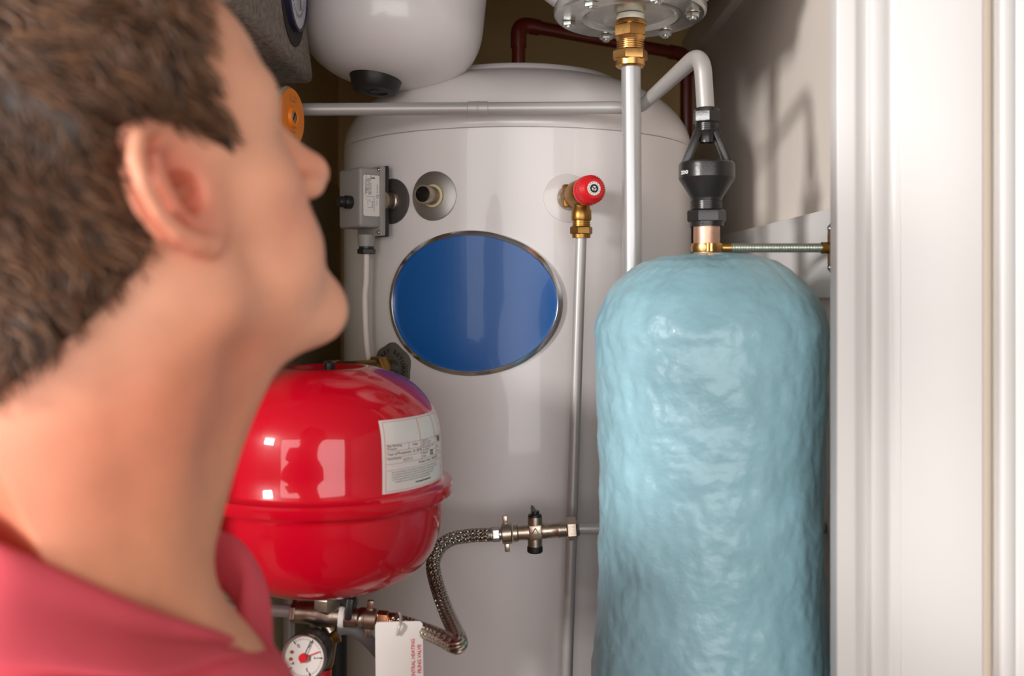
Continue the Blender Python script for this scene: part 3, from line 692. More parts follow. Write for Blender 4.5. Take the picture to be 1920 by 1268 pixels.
for k, (a, s, rt_) in enumerate(((118, '0', 35), (63, '1', -27), (0, '2', -90), (-72, '3', -160), (-150, '4', 125))): gtext(s, a, RG * .62, .006, rt_)
gtext('bar', -8, RG * .34, .004, -90)
emit('scale', tk, INK, face, smooth=False)
for (a, r) in ((158, .66), (188, .66)):
    emit('pin', lathe(MB(), solid([(.0018, .0005), (.0018, .0015)]), frame(gp_(a, RG * r, 0), gdir), 16), BRASS, face)
nd = MB(); tick(66, -.006, RG * .9, .0010, nd, .0030); emit('needle', nd, INK, gg, smooth=False)
nd = MB(); tick(22, 0, RG * .85, .0011, nd, .0024); emit('marker', nd, REDINK, gg, smooth=False)
g1 = MB(); lathe(g1, solid([(8.2 * g_, .0008), (8.2 * g_, .0045), (7 * g_, .005)]), MG, 32); emit('hub', g1, REDP, gg)

# ------------------------------------------------------------------ upper filling valve
UY = 1.235; u_ = UY / F
def upn(u, v, dy=0): return P(u, v, UY + dy)
fvv = thing('filling_valve', 'nickel filling valve with a black tap in front of the white cylinder', 'valve', upn(1003, 1036))
axu = (upn(1085, 991) - upn(940, 1002)).normalized(); MU = frame(upn(945, 1001), axu); L = lambda u: (u - 945) * u_
b1 = MB(); lathe(b1, solid([(17 * u_, L(962)), (17 * u_, L(970)), (14.5 * u_, L(972)), (15.5 * u_, L(988)), (15.5 * u_, L(992))]), MU, 32)
box(b1, MU @ T(0, 0, L(1004)), 29 * u_, 29 * u_, 26 * u_, .0025)
lathe(b1, solid([(14 * u_, L(1014)), (15.5 * u_, L(1020)), (14.5 * u_, L(1026)), (14.5 * u_, L(1044)), (15.5 * u_, L(1046)), (15.5 * u_, L(1050))]), MU, 32); thread(b1, MU, 15 * u_, L(1049), L(1064), 4)
lathe(b1, solid([(13.5 * u_, -28 * u_), (13.5 * u_, 28 * u_)]), frame(upn(1003, 997), (0, 0, 1)), 28)
emit('body', b1, NICKEL, fvv)
tr = MB()
for a0, a1 in ((90, 210), (210, 330), (330, 450)):
    p0 = V((math.cos(R(a0)) * 8 * u_, 0, math.sin(R(a0)) * 8 * u_)); p1 = V((math.cos(R(a1)) * 8 * u_, 0, math.sin(R(a1)) * 8 * u_)); tube(tr, [upn(1004, 999, -.0102) + p0, upn(1004, 999, -.0102) + p1], .0006, 8)
emit('arrow_mark', tr, NICKEL, fvv)
b1 = MB(); hexn(b1, MU, 22 * u_, L(1062), L(1082), .45); lathe(b1, solid([(16 * u_, L(1080)), (14 * u_, L(1086))]), MU, 28); emit('nut', b1, NICKEL, fvv)
wing_nut(MU, 19.5 * u_, L(941), L(960), 90, fvv, NICKEL)
b1 = MB(); Mtp = frame(upn(1003, 981), (0, 0, 1)); lathe(b1, solid([(13 * u_, 0), (13.5 * u_, 3 * u_), (12.5 * u_, 16 * u_), (8 * u_, 18 * u_), (8 * u_, 23 * u_)]), Mtp, 20)
prism(b1, [(-8 * u_, 18 * u_), (4 * u_, 20 * u_), (-2 * u_, 30 * u_), (-6 * u_, 33 * u_), (-8 * u_, 30 * u_)], frame(upn(1003, 981), (0, -1, 0), (0, 0, 1)), -.004, .004)
emit('tap_handle', b1, BLACKP, fvv)
b1 = MB(); lathe(b1, solid([(14 * u_, 0), (14.5 * u_, -2 * u_), (14.5 * u_, -10 * u_), (13 * u_, -12 * u_)]), frame(upn(1003, 1024), (0, 0, 1)), 28); emit('drain_cap', b1, RUBBER, fvv)
tag(emit('filling_pipe', tube(MB(), [upn(1078, 991), upn(1130, 991), V((XR - .002, UY, upn(0, 990).z))], .0073, 24), PIPEG, loc=upn(1078, 991)), 'short grey horizontal pipe between filling valve and blue tank', 'pipe')
# braided hose
bh = thing('braided_hose', 'flexible steel braided hose looping between the two filling valves', 'hose', P(872, 1228, 1.0))
hpts = [mp(738, 1166), mp(762, 1172, -.02), P(800, 1185, 1.05), P(830, 1198, 1.01), P(850, 1209, .990), P(859, 1210, .985), P(861, 1202, .995), P(853, 1183, 1.04), P(837, 1148, 1.10), P(820, 1100, 1.15), P(812, 1060, 1.18), P(822, 1030, 1.20), P(845, 1012, 1.22), P(880, 1005, 1.235), P(918, 1003, UY)]
hp_ = smoothpath(hpts, 14)
emit('braid', tube(MB(), hp_, .0085, 28, uvlen=True), BRAID, bh)
b1 = MB(); lathe(b1, solid([(13 * u_, L(916)), (13.5 * u_, L(921)), (12 * u_, L(922)), (12 * u_, L(940))]), MU, 28); hexn(b1, MU, 14.5 * u_, L(922), L(938), .3); emit('ferrule', b1, STEEL, bh)
Lm = lambda u: (u - 548) * m_
b1 = MB(); hexn(b1, Mm, 17 * m_, Lm(706), Lm(730), .2); lathe(b1, solid([(15 * m_, Lm(729)), (15 * m_, Lm(746))]), Mm, 28); emit('ferrule', b1, mat('copper_tint_steel', (170, 120, 92), .25, metal=1), bh)

# ------------------------------------------------------------------ hanging tag
tgY = 1.045; tt = thing('valve_tag', 'white card tag with red lettering hanging from the braided hose', 'tag', P(748, 1325, tgY))
k_ = tgY / F; W2, H2 = 44.5 * k_, 80 * k_; pl = []; rc_ = .0045
for sx, sy, a in ((1, 1, 0), (-1, 1, 90), (-1, -1, 180), (1, -1, 270)):
    pl += [(sx * (W2 - rc_) + rc_ * math.cos(R(a + t)), sy * (H2 - rc_) + rc_ * math.sin(R(a + t))) for t in (0, 22, 45, 67, 90)]
tc_ = P(749, 1246, tgY); MTg = frame(tc_, (.03, -1, .02)) @ Matrix.Rotation(R(.8), 4, 'Z')
emit('card', prism(MB(), pl, MTg, 0, .0009), PAPER, tt)
tm = MB()
text_mb('CENTRAL HEATING', 9.3 * k_, lambda a, b: MTg @ V((W2 - 15.5 * k_ + (-b), a - 31 * k_, .0012)), tm, offset=.0001, spacing=.94)
text_mb('FILING VALVE', 9.3 * k_, lambda a, b: MTg @ V((W2 - 4 * k_ - b, a - 17 * k_, .0012)), tm, offset=.0001, spacing=.94)
emit('lettering', tm, REDINK, tt, smooth=False)
tie = smoothpath([P(744, 1192, tgY - .003), P(750, 1172, tgY - .004), P(752, 1160, 1.06), P(750, 1150, 1.085), P(748, 1160, 1.1), P(746, 1178, 1.085), P(746, 1185, tgY + .004)])
emit('cable_tie', tube(MB(), tie, .0016, 8), mat('clear_plastic', (205, 195, 185), .3), tt)

# ------------------------------------------------------------------ pump station on the left wall
ps = thing('pump_station', 'charcoal foam pump station block with a round dial at top left', 'pump station', (-.32, 1.15, H + .25))
poly = [(XL + .001, .279), (-.270, .279), (-.270, .66), (XL + .001, .66)]
bm = MB()
Mxz = Matrix(((1, 0, 0, 0), (0, 0, -1, 1.365), (0, 1, 0, H), (0, 0, 0, 1)))
prism(bm, poly, Mxz, 0, .40)
bm.v = [(x, y - .72 * (z_ - H - .279) if y > 1.3 else y, z_) for x, y, z_ in bm.v]
blk = emit('foam_case', bm, EPP, ps, sharp=30)
bvm = blk.modifiers.new('soft_edges', 'BEVEL'); bvm.width = .010; bvm.segments = 3
dyc, dzc, drd = 1.222, H + .371, .054
Md_ = frame((-.2695, dyc, dzc), (1, 0, 0))
emit('dial_recess', lathe(MB(), solid([(drd * 1.22, 0), (drd * 1.22, .0012)]), frame((-.2698, dyc + .002, dzc - .007), (1, 0, 0)), 48), mat('recess_black', (38, 32, 28), .8), ps)
bz = emit('dial_bezel', lathe(MB(), [(drd * 1.02, 0), (drd * 1.02, .007), (drd * .98, .0085), (drd * .95, .0065)], Md_, 56), BLUEGREY, ps)
dl = emit('dial', lathe(MB(), [(0, .0065), (drd * .95, .0065)], Md_, 56), mat('dial_pale_blue', (196, 198, 214), .3, coat=.6), ps)
dk = MB()
for i in range(40):
    a = R(i * 9); box(dk, Md_ @ Matrix.Rotation(a, 4, 'Z') @ T(drd * .68, 0, .007), .0042, .0007, .0004, 0)
box(dk, Md_ @ Matrix.Rotation(R(-70), 4, 'Z') @ T(drd * .25, 0, .0085), drd * .6, .004, .001, 0); cyl(dk, Md_, .007, .0066, .0095, 20)
emit('dial_scale', dk, GREYINK, dl)
pm = thing('circulation_pump', 'grey pump head with a round orange label beneath the foam block', 'pump', (-.30, 1.24, H + .17))
pcn = P(548, 220, 1.235); pdir = V((.97, -.20, 0)).normalized(); MP = frame(pcn, pdir); o_ = 1.235 / F
p1 = MB(); lathe(p1, solid([(54 * o_, -.060), (56 * o_, -.03), (57 * o_, -.0105)]), MP, 56); emit('motor', p1, BLACKM, pm)
p1 = MB(); lathe(p1, solid([(57 * o_, -.0105), (58 * o_, -.004), (55 * o_, -.001)]), MP, 56); emit('housing', p1, mat('pump_grey', (150, 140, 130), .45), pm)
p1 = MB(); lathe(p1, solid([(53 * o_, -.001), (53 * o_, .0006)]), MP, 56); of = emit('face_label', p1, ORANGE, pm); of['label'] = 'round orange label'
p1 = MB(); lathe(p1, [(10 * o_, .003), (13 * o_, .0045), (19 * o_, .0045), (21 * o_, .0006)], MP, 40); emit('plug_ring', p1, ORANGE, of)
p1 = MB(); lathe(p1, solid([(12 * o_, .0007), (12 * o_, .0025)]), MP, 32); pgo = emit('vent_plug', p1, STEEL, of)
p1 = MB(); box(p1, MP @ Matrix.Rotation(R(60), 4, 'Z') @ T(0, 0, .0027), 20 * o_, 2.6 * o_, .0006, 0); emit('plug_slot', p1, INK, of)
op = MB()
for s, y0 in (('0.2 ... 1.2 A', 36), ('P1 44 W', 28), ('TF 110 C', -30), ('max 10 bar', -38)):
    text_mb(s, 7 * o_, lambda a, b, y0=y0: MP @ V((a, y0 * o_ + b, .0009)), op, 'CENTER')
tag(emit('lettering', op, GREYINK, of, smooth=False), kind='stuff')
emit('pump_pipe', tube(MB(), bends([P(548, 220, 1.235) + V((-.05, .02, 0)), P(505, 206, 1.297)], .02), .011, 20), OLDBRASS, pm)

#PERSON#
# ------------------------------------------------------------------ person
def np_(v): return np.array(v, np.float32)
def smin(a, b, k):
    h = np.clip(.5 + .5 * (b - a) / k, 0, 1); return b * (1 - h) + a * h - k * h * (1 - h)
def smax(a, b, k): return -smin(-a, -b, k)
def ell(X, c, r):
    r = np_(r); q = (X - np_(c)) / r; k0 = np.sqrt((q * q).sum(-1)); k1 = np.sqrt(((q / r) ** 2).sum(-1)) + 1e-6
    return k0 * (k0 - 1) / k1
def cone(X, a, b, ra, rb):
    a = np_(a); b = np_(b); d = b - a; t = np.clip(((X - a) @ d) / (d @ d), 0, 1)
    return np.sqrt(((X - a - t[..., None] * d) ** 2).sum(-1)) - (ra + (rb - ra) * t)
def chain(X, pts, rs, k=.003):
    s = None
    for a, b, ra, rb in zip(pts, pts[1:], rs, rs[1:]):
        c = cone(X, a, b, ra, rb); s = c if s is None else np.minimum(s, c)
    return s
def grid_pts(lo, hi, h):
    ax = [np.arange(l, u + h, h, dtype=np.float32) for l, u in zip(lo, hi)]
    return np.stack(np.meshgrid(*ax, indexing='ij'), -1)
def nets(val, lo, h):
    s = val < 0; nx, ny, nz = val.shape
    cnt = np.zeros((nx - 1, ny - 1, nz - 1), np.int8); corners = [(i, j, k) for i in (0, 1) for j in (0, 1) for k in (0, 1)]
    for i, j, k in corners: cnt += s[i:nx - 1 + i, j:ny - 1 + j, k:nz - 1 + k]
    act = (cnt > 0) & (cnt < 8); ids = np.argwhere(act); idx = -np.ones(act.shape, np.int64); idx[act] = np.arange(len(ids))
    acc = np.zeros((len(ids), 3)); num = np.zeros(len(ids)); cv = {}
    for c in corners: cv[c] = val[ids[:, 0] + c[0], ids[:, 1] + c[1], ids[:, 2] + c[2]]
    for a in corners:
        for ax in range(3):
            if a[ax]: continue
            b = list(a); b[ax] = 1; b = tuple(b); va, vb = cv[a], cv[b]; m = (va < 0) != (vb < 0)
            t = np.where(m, va / np.where(m, va - vb, 1), 0); p = np.tile(np.array(a, float), (len(ids), 1)); p[:, ax] = t
            acc[m] += p[m]; num[m] += 1
    verts = (ids + acc / num[:, None]) * h + np.array(lo)
    faces = []
    for ax in range(3):
        o1, o2 = [(1, 2), (2, 0), (0, 1)][ax]
        sl = [slice(1, -1)] * 3; sl[ax] = slice(0, -1); A = s[tuple(sl)]; sl2 = list(sl); sl2[ax] = slice(1, None); B = s[tuple(sl2)]
        e = np.argwhere(A != B)
        if not len(e): continue
        inside = A[tuple(e.T)]; e = e.copy(); off = [1, 1, 1]; off[ax] = 0; e += np.array(off)
        def cell(d1, d2):
            q_ = e.copy(); q_[:, o1] += d1; q_[:, o2] += d2; return idx[q_[:, 0], q_[:, 1], q_[:, 2]]
        qd = np.stack([cell(-1, -1), cell(0, -1), cell(0, 0), cell(-1, 0)], 1)
        qd[~inside] = qd[~inside][:, ::-1]; faces.append(qd)
    f = np.concatenate(faces); f = f[(f >= 0).all(1)]
    return verts, f
PSI, TH = R(43), R(21)
hf = np.array([math.cos(PSI) * math.cos(TH), math.sin(PSI) * math.cos(TH), math.sin(TH)]); hl_ = np.array([-math.sin(PSI), math.cos(PSI), 0]); hu = np.cross(hf, hl_)
RM = np.stack([hf, hl_, hu], 1).astype(np.float32); HC = np_((-.215, .56, H + .053))
def h2w(x): return HC + np_(x) @ RM.T
NB = np_((-.262, .555, H - .215))
fb_ = np_((math.cos(R(30)), math.sin(R(30)), 0)); lb_ = np_((-math.sin(R(30)), math.cos(R(30)), 0)); zu = np_((0, 0, 1))
def bw(f, l, z): return NB + fb_ * f + lb_ * l + zu * z
def head_sdf(X):
    s = ell(X, (-.006, 0, .040), (.101, .077, .092))
    s = smin(s, ell(X, (.026, 0, .054), (.060, .066, .064)), .02)
    s = smin(s, ell(X, (.040, 0, -.025), (.052, .060, .072)), .025)                       # face block
    s = smin(s, ell(X, (.045, 0, -.068), (.050, .046, .042)), .02)                        # lower jaw mass
    for sy in (-1, 1):
        s = smin(s, cone(X, (.004, sy * .058, -.005), (.002, sy * .050, -.062), .016, .016), .018)   # ramus
        s = smin(s, cone(X, (.004, sy * .048, -.064), (.080, sy * .014, -.104), .017, .016), .018)   # jaw line
        s = smin(s, ell(X, (.050, sy * .043, -.018), (.026, .022, .022)), .02)             # cheek bone
        s = smin(s, ell(X, (.055, sy * .034, -.055), (.026, .022, .03)), .02)              # cheek
        s = smin(s, cone(X, (.089, sy * .008, .031), (.068, sy * .046, .034), .010, .010), .016)     # brow ridge
        s = smin(s, ell(X, (.040, sy * .050, .03), (.03, .02, .025)), .02)
    s = smin(s, ell(X, (.082, 0, -.101), (.018, .024, .019)), .024)                        # chin
    s = smin(s, ell(X, (.075, 0, -.055), (.020, .030, .026)), .018)                        # muzzle
    for sy in (-1, 1):
        s = smax(s, -ell(X, (.099, sy * .034, .010), (.022, .019, .013)), .010)            # eye socket
        s = smin(s, ell(X, (.0685, sy * .032, .010), (.0135, .0150, .0122)), .004)          # closed-in lids
    s = smin(s, cone(X, (.089, 0, .024), (.113, 0, -.018), .0075, .0105), .012)            # nose bridge
    s = smin(s, ell(X, (.1150, 0, -.023), (.0130, .0130, .0122)), .008)
    for sy in (-1, 1):
        s = smin(s, ell(X, (.105, sy * .0125, -.029), (.011, .0075, .008)), .006)
        s = smax(s, -ell(X, (.109, sy * .0075, -.0385), (.0055, .0035, .006)), .003)       # nostril
    s = smin(s, ell(X, (.0925, 0, -.0555), (.0075, .022, .006)), .006)                     # lips
    s = smin(s, ell(X, (.0915, 0, -.0685), (.008, .020, .007)), .006)
    return s
def ear_space(X, sy=-1):
    c = np_((-.004, sy * .0705, .0)); D = X - c
    t = R(11); fx, fz = math.cos(t), math.sin(t)
    a = D[..., 0] * fx + D[..., 2] * fz; b = -D[..., 0] * fz + D[..., 2] * fx; o = D[..., 1] * sy
    fl = R(24)                                                                            # flare outward to the back
    a2 = a * math.cos(fl) - o * math.sin(fl); o2 = a * math.sin(fl) + o * math.cos(fl)
    return np.stack([a2 / 1.18, b * 1.04, o2], -1)
def ear_sdf(E):
    hp = [(.008, -.004, .003), (.0115, .010, .002), (.008, .024, .003), (-.002, .0335, .0065), (-.014, .034, .009), (-.0225, .025, .010), (-.0265, .012, .010), (-.026, -.003, .009), (-.0215, -.017, .008), (-.013, -.028, .006), (-.004, -.0345, .004), (.004, -.033, .002)]
    s = chain(E, hp, [.003, .0034, .0038, .0042, .0044, .0043, .004, .0038, .0042, .0055, .0066, .005])
    s = smin(s, chain(E, [(.002, .022, .003), (-.011, .020, .0068), (-.0155, .008, .0075), (-.0145, -.006, .007), (-.008, -.017, .005)], [.0028, .0038, .0042, .0040, .0036]), .003)
    s = smin(s, ell(E, (-.009, .002, -.0015), (.0195, .032, .0035)), .004)
    s = smin(s, ell(E, (-.006, -.004, -.006), (.016, .022, .009)), .006)
    s = smin(s, ell(E, (.0085, -.007, .002), (.0055, .0065, .0055)), .005)
    s = smin(s, ell(E, (-.002, -.0185, .0035), (.006, .004, .004)), .004)
    s = smin(s, ell(E, (-.003, -.029, .002), (.009, .009, .0045)), .005)
    s = smax(s, -ell(E, (-.0035, -.003, .006), (.0085, .0115, .0085)), .003)
    s = smax(s, -ell(E, (.003, -.004, .0), (.005, .005, .010)), .003)
    return s
def body_sdf(W, upper=True):
    nb0 = h2w((-.022, 0, -.035)); s = cone(W, nb0, NB, .060, .068)
    s = smin(s, cone(W, h2w((-.048, 0, -.02)), bw(-.03, 0, .03), .045, .055), .03)
    for sy in (-1, 1):
        s = smin(s, cone(W, h2w((-.012, sy * .052, -.025)), bw(.05, sy * .018, -.01), .018, .014), .022)      # neck muscle
        s = smin(s, cone(W, bw(-.035, sy * .03, .045), bw(-.01, sy * .15, -.055), .038, .048), .05)          # trapezius
        s = smin(s, cone(W, bw(.055, sy * .02, -.03), bw(.02, sy * .15, -.035), .014, .016), .03)
        s = smin(s, ell(W, bw(-.0, sy * .165, -.085), (.062, .062, .066)), .04)
    s = smin(s, cone(W, h2w((.05, 0, -.09)), h2w((-.01, 0, -.085)), .018, .04), .035)                         # under the chin
    s = smin(s, cone(W, h2w((.042, 0, -.107)), bw(.045, 0, .0), .012, .016), .05)
    s = smin(s, ell(W, bw(.055, 0, -.046), (.08, .08, .08)), .04)                            # throat
    s = smin(s, cone(W, bw(.0, -.085, -.13), bw(.0, .085, -.13), .10, .10), .06)
    s = smin(s, cone(W, bw(.0, -.07, -.30), bw(.0, .07, -.30), .105, .105), .08)
    if not upper:
        s = smin(s, cone(W, bw(-.03, -.07, -.52), bw(-.03, .07, -.52), .10, .10), .08)
    return s
# head, neck and ears in one fine block
lo, hi, h = (-.125, -.125, -.310), (.140, .110, .150), .0021
G = grid_pts(lo, hi, h); Wg = HC + G @ RM.T
s = smin(head_sdf(G), body_sdf(Wg), .022)
for sy in (-1, 1):
    E = ear_space(G, sy); m = (np.abs(E) < .05).all(-1); s[m] = smin(s[m], ear_sdf(E[m]), .0045); s[m] = smax(s[m], -ell(E[m], (-.003, -.003, .004), (.0095, .0115, .0115)), .003); s[m] = smax(s[m], -ell(E[m], (.003, -.004, -.006), (.0052, .0055, .014)), .002); s[m] = smin(s[m], ell(E[m], (.0105, -.008, .0035), (.005, .0065, .005)), .003)
s[0] = s[-1] = .01; s[:, 0] = s[:, -1] = .01; s[:, :, 0] = s[:, :, -1] = .01
hv_, hfc = nets(s, lo, h)
HVL = hv_.copy(); hv_w = HC + hv_ @ RM.T
# lower body: torso, arms and legs, coarse (under the clothes)
def arm_pts(sy): return [bw(0, sy * .175, -.085), bw(-.02, sy * .225, -.36), bw(.05, sy * .215, -.60)]
def leg_pts(sy): return [bw(-.03, sy * .085, -.56), bw(-.01, sy * .10, -.94), bw(-.05, sy * .11, -1.30)]
def low_sdf(W):
    s = body_sdf(W, False)
    for sy in (-1, 1):
        a = arm_pts(sy); s = smin(s, cone(W, a[0], a[1], .055, .042), .03); s = smin(s, cone(W, a[1], a[2], .042, .028), .015)
        l = leg_pts(sy); s = smin(s, cone(W, l[0], l[1], .085, .056), .04); s = smin(s, cone(W, l[1], l[2], .056, .038), .02)
    return s
lo2 = (NB[0] - .36, NB[1] - .36, .03); hi2 = (NB[0] + .36, NB[1] + .36, NB[2] - .035); h2 = .008
G2 = grid_pts(lo2, hi2, h2); L2 = low_sdf(G2)
s2 = L2.copy(); s2[0] = s2[-1] = .01; s2[:, 0] = s2[:, -1] = .01; s2[:, :, 0] = s2[:, :, -1] = .01
bv_, bfc = nets(s2, lo2, h2)
hands = []
for sy in (-1, 1):
    wr_ = arm_pts(sy)[2]; dn = np_((.12, 0, -1)); dn = dn / np.linalg.norm(dn); fw = fb_; ot = lb_ * sy
    lo3 = wr_ + np_((-.10, -.10, -.215)); G3 = grid_pts(lo3, wr_ + np_((.10, .10, .05)), .003)
    hh = smin(cone(G3, wr_ - dn * .05, wr_, .030, .026), cone(G3, wr_ + dn * .02 - fw * .012, wr_ + dn * .085 - fw * .018, .021, .015), .02)
    hh = smin(hh, cone(G3, wr_ + dn * .02 + fw * .014, wr_ + dn * .085 + fw * .020, .020, .015), .02)
    for k, (fo, ln_) in enumerate(((-.031, .060), (-.011, .075), (.010, .080), (.030, .070))):
        b0 = wr_ + dn * .085 + fw * fo; b1 = b0 + dn * ln_ * .45 - ot * .004; b2 = b1 + dn * ln_ * .38 - ot * .016; b3 = b2 + dn * ln_ * .2 - ot * .016
        hh = smin(hh, chain(G3, [b0, b1, b2, b3], [.0095, .009, .0085, .0072]), .004)
    t0 = wr_ + dn * .03 + fw * .024; hh = smin(hh, chain(G3, [t0, t0 + dn * .035 + fw * .024 - ot * .01, t0 + dn * .068 + fw * .026 - ot * .016], [.014, .011, .009]), .008)
    hh[:, :, -1] = .01; hands.append(nets(hh, lo3, .003))
def np_mesh(name, parts, m, base, parent=None, smooth=True, colors=None):
    vs_, fs = [], []; k = 0
    for v_, f_ in parts: vs_.append(np.asarray(v_) - np.array(base)); fs.append(np.asarray(f_) + k); k += len(v_)
    vs_ = np.concatenate(vs_); fs = np.concatenate(fs)
    me = bpy.data.meshes.new(name); me.from_pydata(vs_.tolist(), [], fs.tolist()); me.materials.append(m); me.update()
    if colors is not None:
        at = me.color_attributes.new('tone', 'FLOAT_COLOR', 'POINT'); buf = np.ones((len(vs_), 4), np.float32); buf[:len(colors), :3] = colors
        if len(colors) < len(vs_): buf[len(colors):, :3] = colors.mean(0)
        at.data.foreach_set('color', buf.ravel())
    if smooth: me.shade_smooth()
    o = bpy.data.objects.new(name, me); COL.objects.link(o)
    if parent: o.parent = parent
    else: o.location = base
    return o
def tone_mat(name, rough, sss=0, bump=0, bscale=300, spec=.4, vary=.06, vs2=40):
    m = mat(name, (200, 150, 120), rough, sss=sss, bump=bump, bscale=bscale, spec=spec); nt = m.node_tree; b = nt.nodes['Principled BSDF']
    a = nt.nodes.new('ShaderNodeVertexColor'); a.layer_name = 'tone'
    n = nt.nodes.new('ShaderNodeTexNoise'); n.inputs['Scale'].default_value = vs2; n.inputs['Detail'].default_value = 4
    tc = nt.nodes.new('ShaderNodeTexCoord'); nt.links.new(tc.outputs['Object'], n.inputs['Vector'])
    rp = nt.nodes.new('ShaderNodeMapRange'); rp.inputs['From Min'].default_value = .3; rp.inputs['From Max'].default_value = .7; rp.inputs['To Min'].default_value = 1 - vary; rp.inputs['To Max'].default_value = 1 + vary
    nt.links.new(n.outputs['Fac'], rp.inputs['Value'])
    mx = nt.nodes.new('ShaderNodeVectorMath'); mx.operation = 'SCALE'; nt.links.new(a.outputs['Color'], mx.inputs[0]); nt.links.new(rp.outputs[0], mx.inputs['Scale'])
    nt.links.new(mx.outputs[0], b.inputs['Base Color']); return m
SKIN = tone_mat('skin', .48, sss=.12, bump=.12, bscale=500)
# complexion: warm face, redder ears and neck, brows and lips
def lc(c): return np.array(lin(c)[:3])
col = np.tile(lc((240, 174, 142)), (len(HVL), 1))
def mixc(c, w_):
    global col
    w_ = np.clip(w_, 0, 1)[:, None]; col = col * (1 - w_) + lc(c) * w_
x_, y_, z_ = HVL.T
mixc((224, 144, 112), np.clip((-.05 - z_) / .05, 0, 1) * np.clip((.06 - x_) / .05, 0, 1))
mixc((226, 156, 120), np.clip((-.13 - z_) / .05, 0, 1))
for sy in (-1, 1):
    E = ear_space(HVL.astype(np.float32), sy); mixc((224, 112, 92), np.exp(-((E[:, 0] + .008) / .022) ** 2 - (E[:, 1] / .036) ** 2 - ((E[:, 2] - .004) / .012) ** 2) * .85)
    mixc((52, 34, 26), np.exp(-((x_ - .088) / .014) ** 2 - ((z_ - .034 + .15 * (np.abs(y_) - .03)) / .0055) ** 2) * ((np.abs(y_) > .012) & (np.abs(y_) < .052)) * .9)
    mixc((232, 140, 118), np.exp(-((x_ - .06) / .025) ** 2 - ((y_ - sy * .05) / .02) ** 2 - ((z_ + .03) / .025) ** 2) * .5)
mixc((230, 132, 112), np.exp(-((x_ - .115) / .014) ** 2 - (y_ / .014) ** 2 - ((z_ + .022) / .014) ** 2) * .5)
mixc((190, 96, 90), np.exp(-((x_ - .097) / .012) ** 2 - (y_ / .02) ** 2 - ((z_ + .062) / .010) ** 2) * .8)
base = (float(NB[0]), float(NB[1]), 0.0)
per = np_mesh('person', [(hv_w, hfc), (bv_, bfc)] + hands, SKIN, base, colors=col)
tag(per, 'man in a pink polo shirt looking up at the pipes, seen from behind', 'person')
# eyes
for sy in (-1, 1):
    e = emit('eye', lathe(MB(), [(.0122 * math.sin(R(t)), .0122 * math.cos(R(t))) for t in range(0, 181, 12)], frame(V(h2w((.0705, sy * .032, .010)).tolist()), V(hf.tolist())), 24), mat('eye_white', (225, 218, 212), .2), per)
    emit('iris', lathe(MB(), [(0, .0004), (.0055, 0)], frame(V(h2w((.0827, sy * .032, .0105)).tolist()), V(hf.tolist())), 20), mat('iris_brown', (62, 40, 26), .2), e)
# hair: a cap over the scalp and short wavy locks
HP = np.array([(.068, .112), (.052, .088), (.036, .060), (.026, .036), (.033, .014), (.034, .000), (.025, .011), (.010, .022), (-.006, .036), (-.024, .034), (-.030, .016), (-.027, -.006), (-.024, -.022), (-.034, -.034), (-.060, -.050), (-.105, -.070), (-.2, -.09), (-.2, .25), (.068, .25)])
def poly_sd(p):
    d = np.full(len(p), 1e9); ins = np.zeros(len(p), bool); n = len(HP)
    for i in range(n):
        a, b = HP[i], HP[(i + 1) % n]; e = b - a; w_ = p - a; t = np.clip((w_ @ e) / (e @ e), 0, 1)
        d = np.minimum(d, ((w_ - t[:, None] * e) ** 2).sum(1))
        c = ((a[1] <= p[:, 1]) != (b[1] <= p[:, 1])) & (p[:, 0] < (b[0] - a[0]) * (p[:, 1] - a[1]) / (b[1] - a[1] + 1e-12) + a[0]); ins ^= c
    return np.where(ins, -np.sqrt(d), np.sqrt(d))
hh_ = .0026; lo4, hi4 = (-.14, -.105, -.115), (.115, .105, .16)
G4 = grid_pts(lo4, hi4, hh_); Hd = smin(head_sdf(G4), body_sdf(HC + G4 @ RM.T), .022)
sh = G4.shape[:3]; pd = poly_sd(G4[..., [0, 2]].reshape(-1, 2).astype(float)).reshape(sh).astype(np.float32)
hair_d = smax(Hd - .011 * np.clip(-pd / .02, 0, 1) ** .6 + .0005, pd, .006)
hair_d[0] = hair_d[-1] = .01; hair_d[:, 0] = hair_d[:, -1] = .01; hair_d[:, :, 0] = hair_d[:, :, -1] = .01
cv_, cf_ = nets(hair_d, lo4, hh_)
HAIR = tone_mat('brown_hair', .42, spec=.5, vary=.25, vs2=120)
hcol = np.tile(lc((56, 37, 26)), (len(cv_), 1))
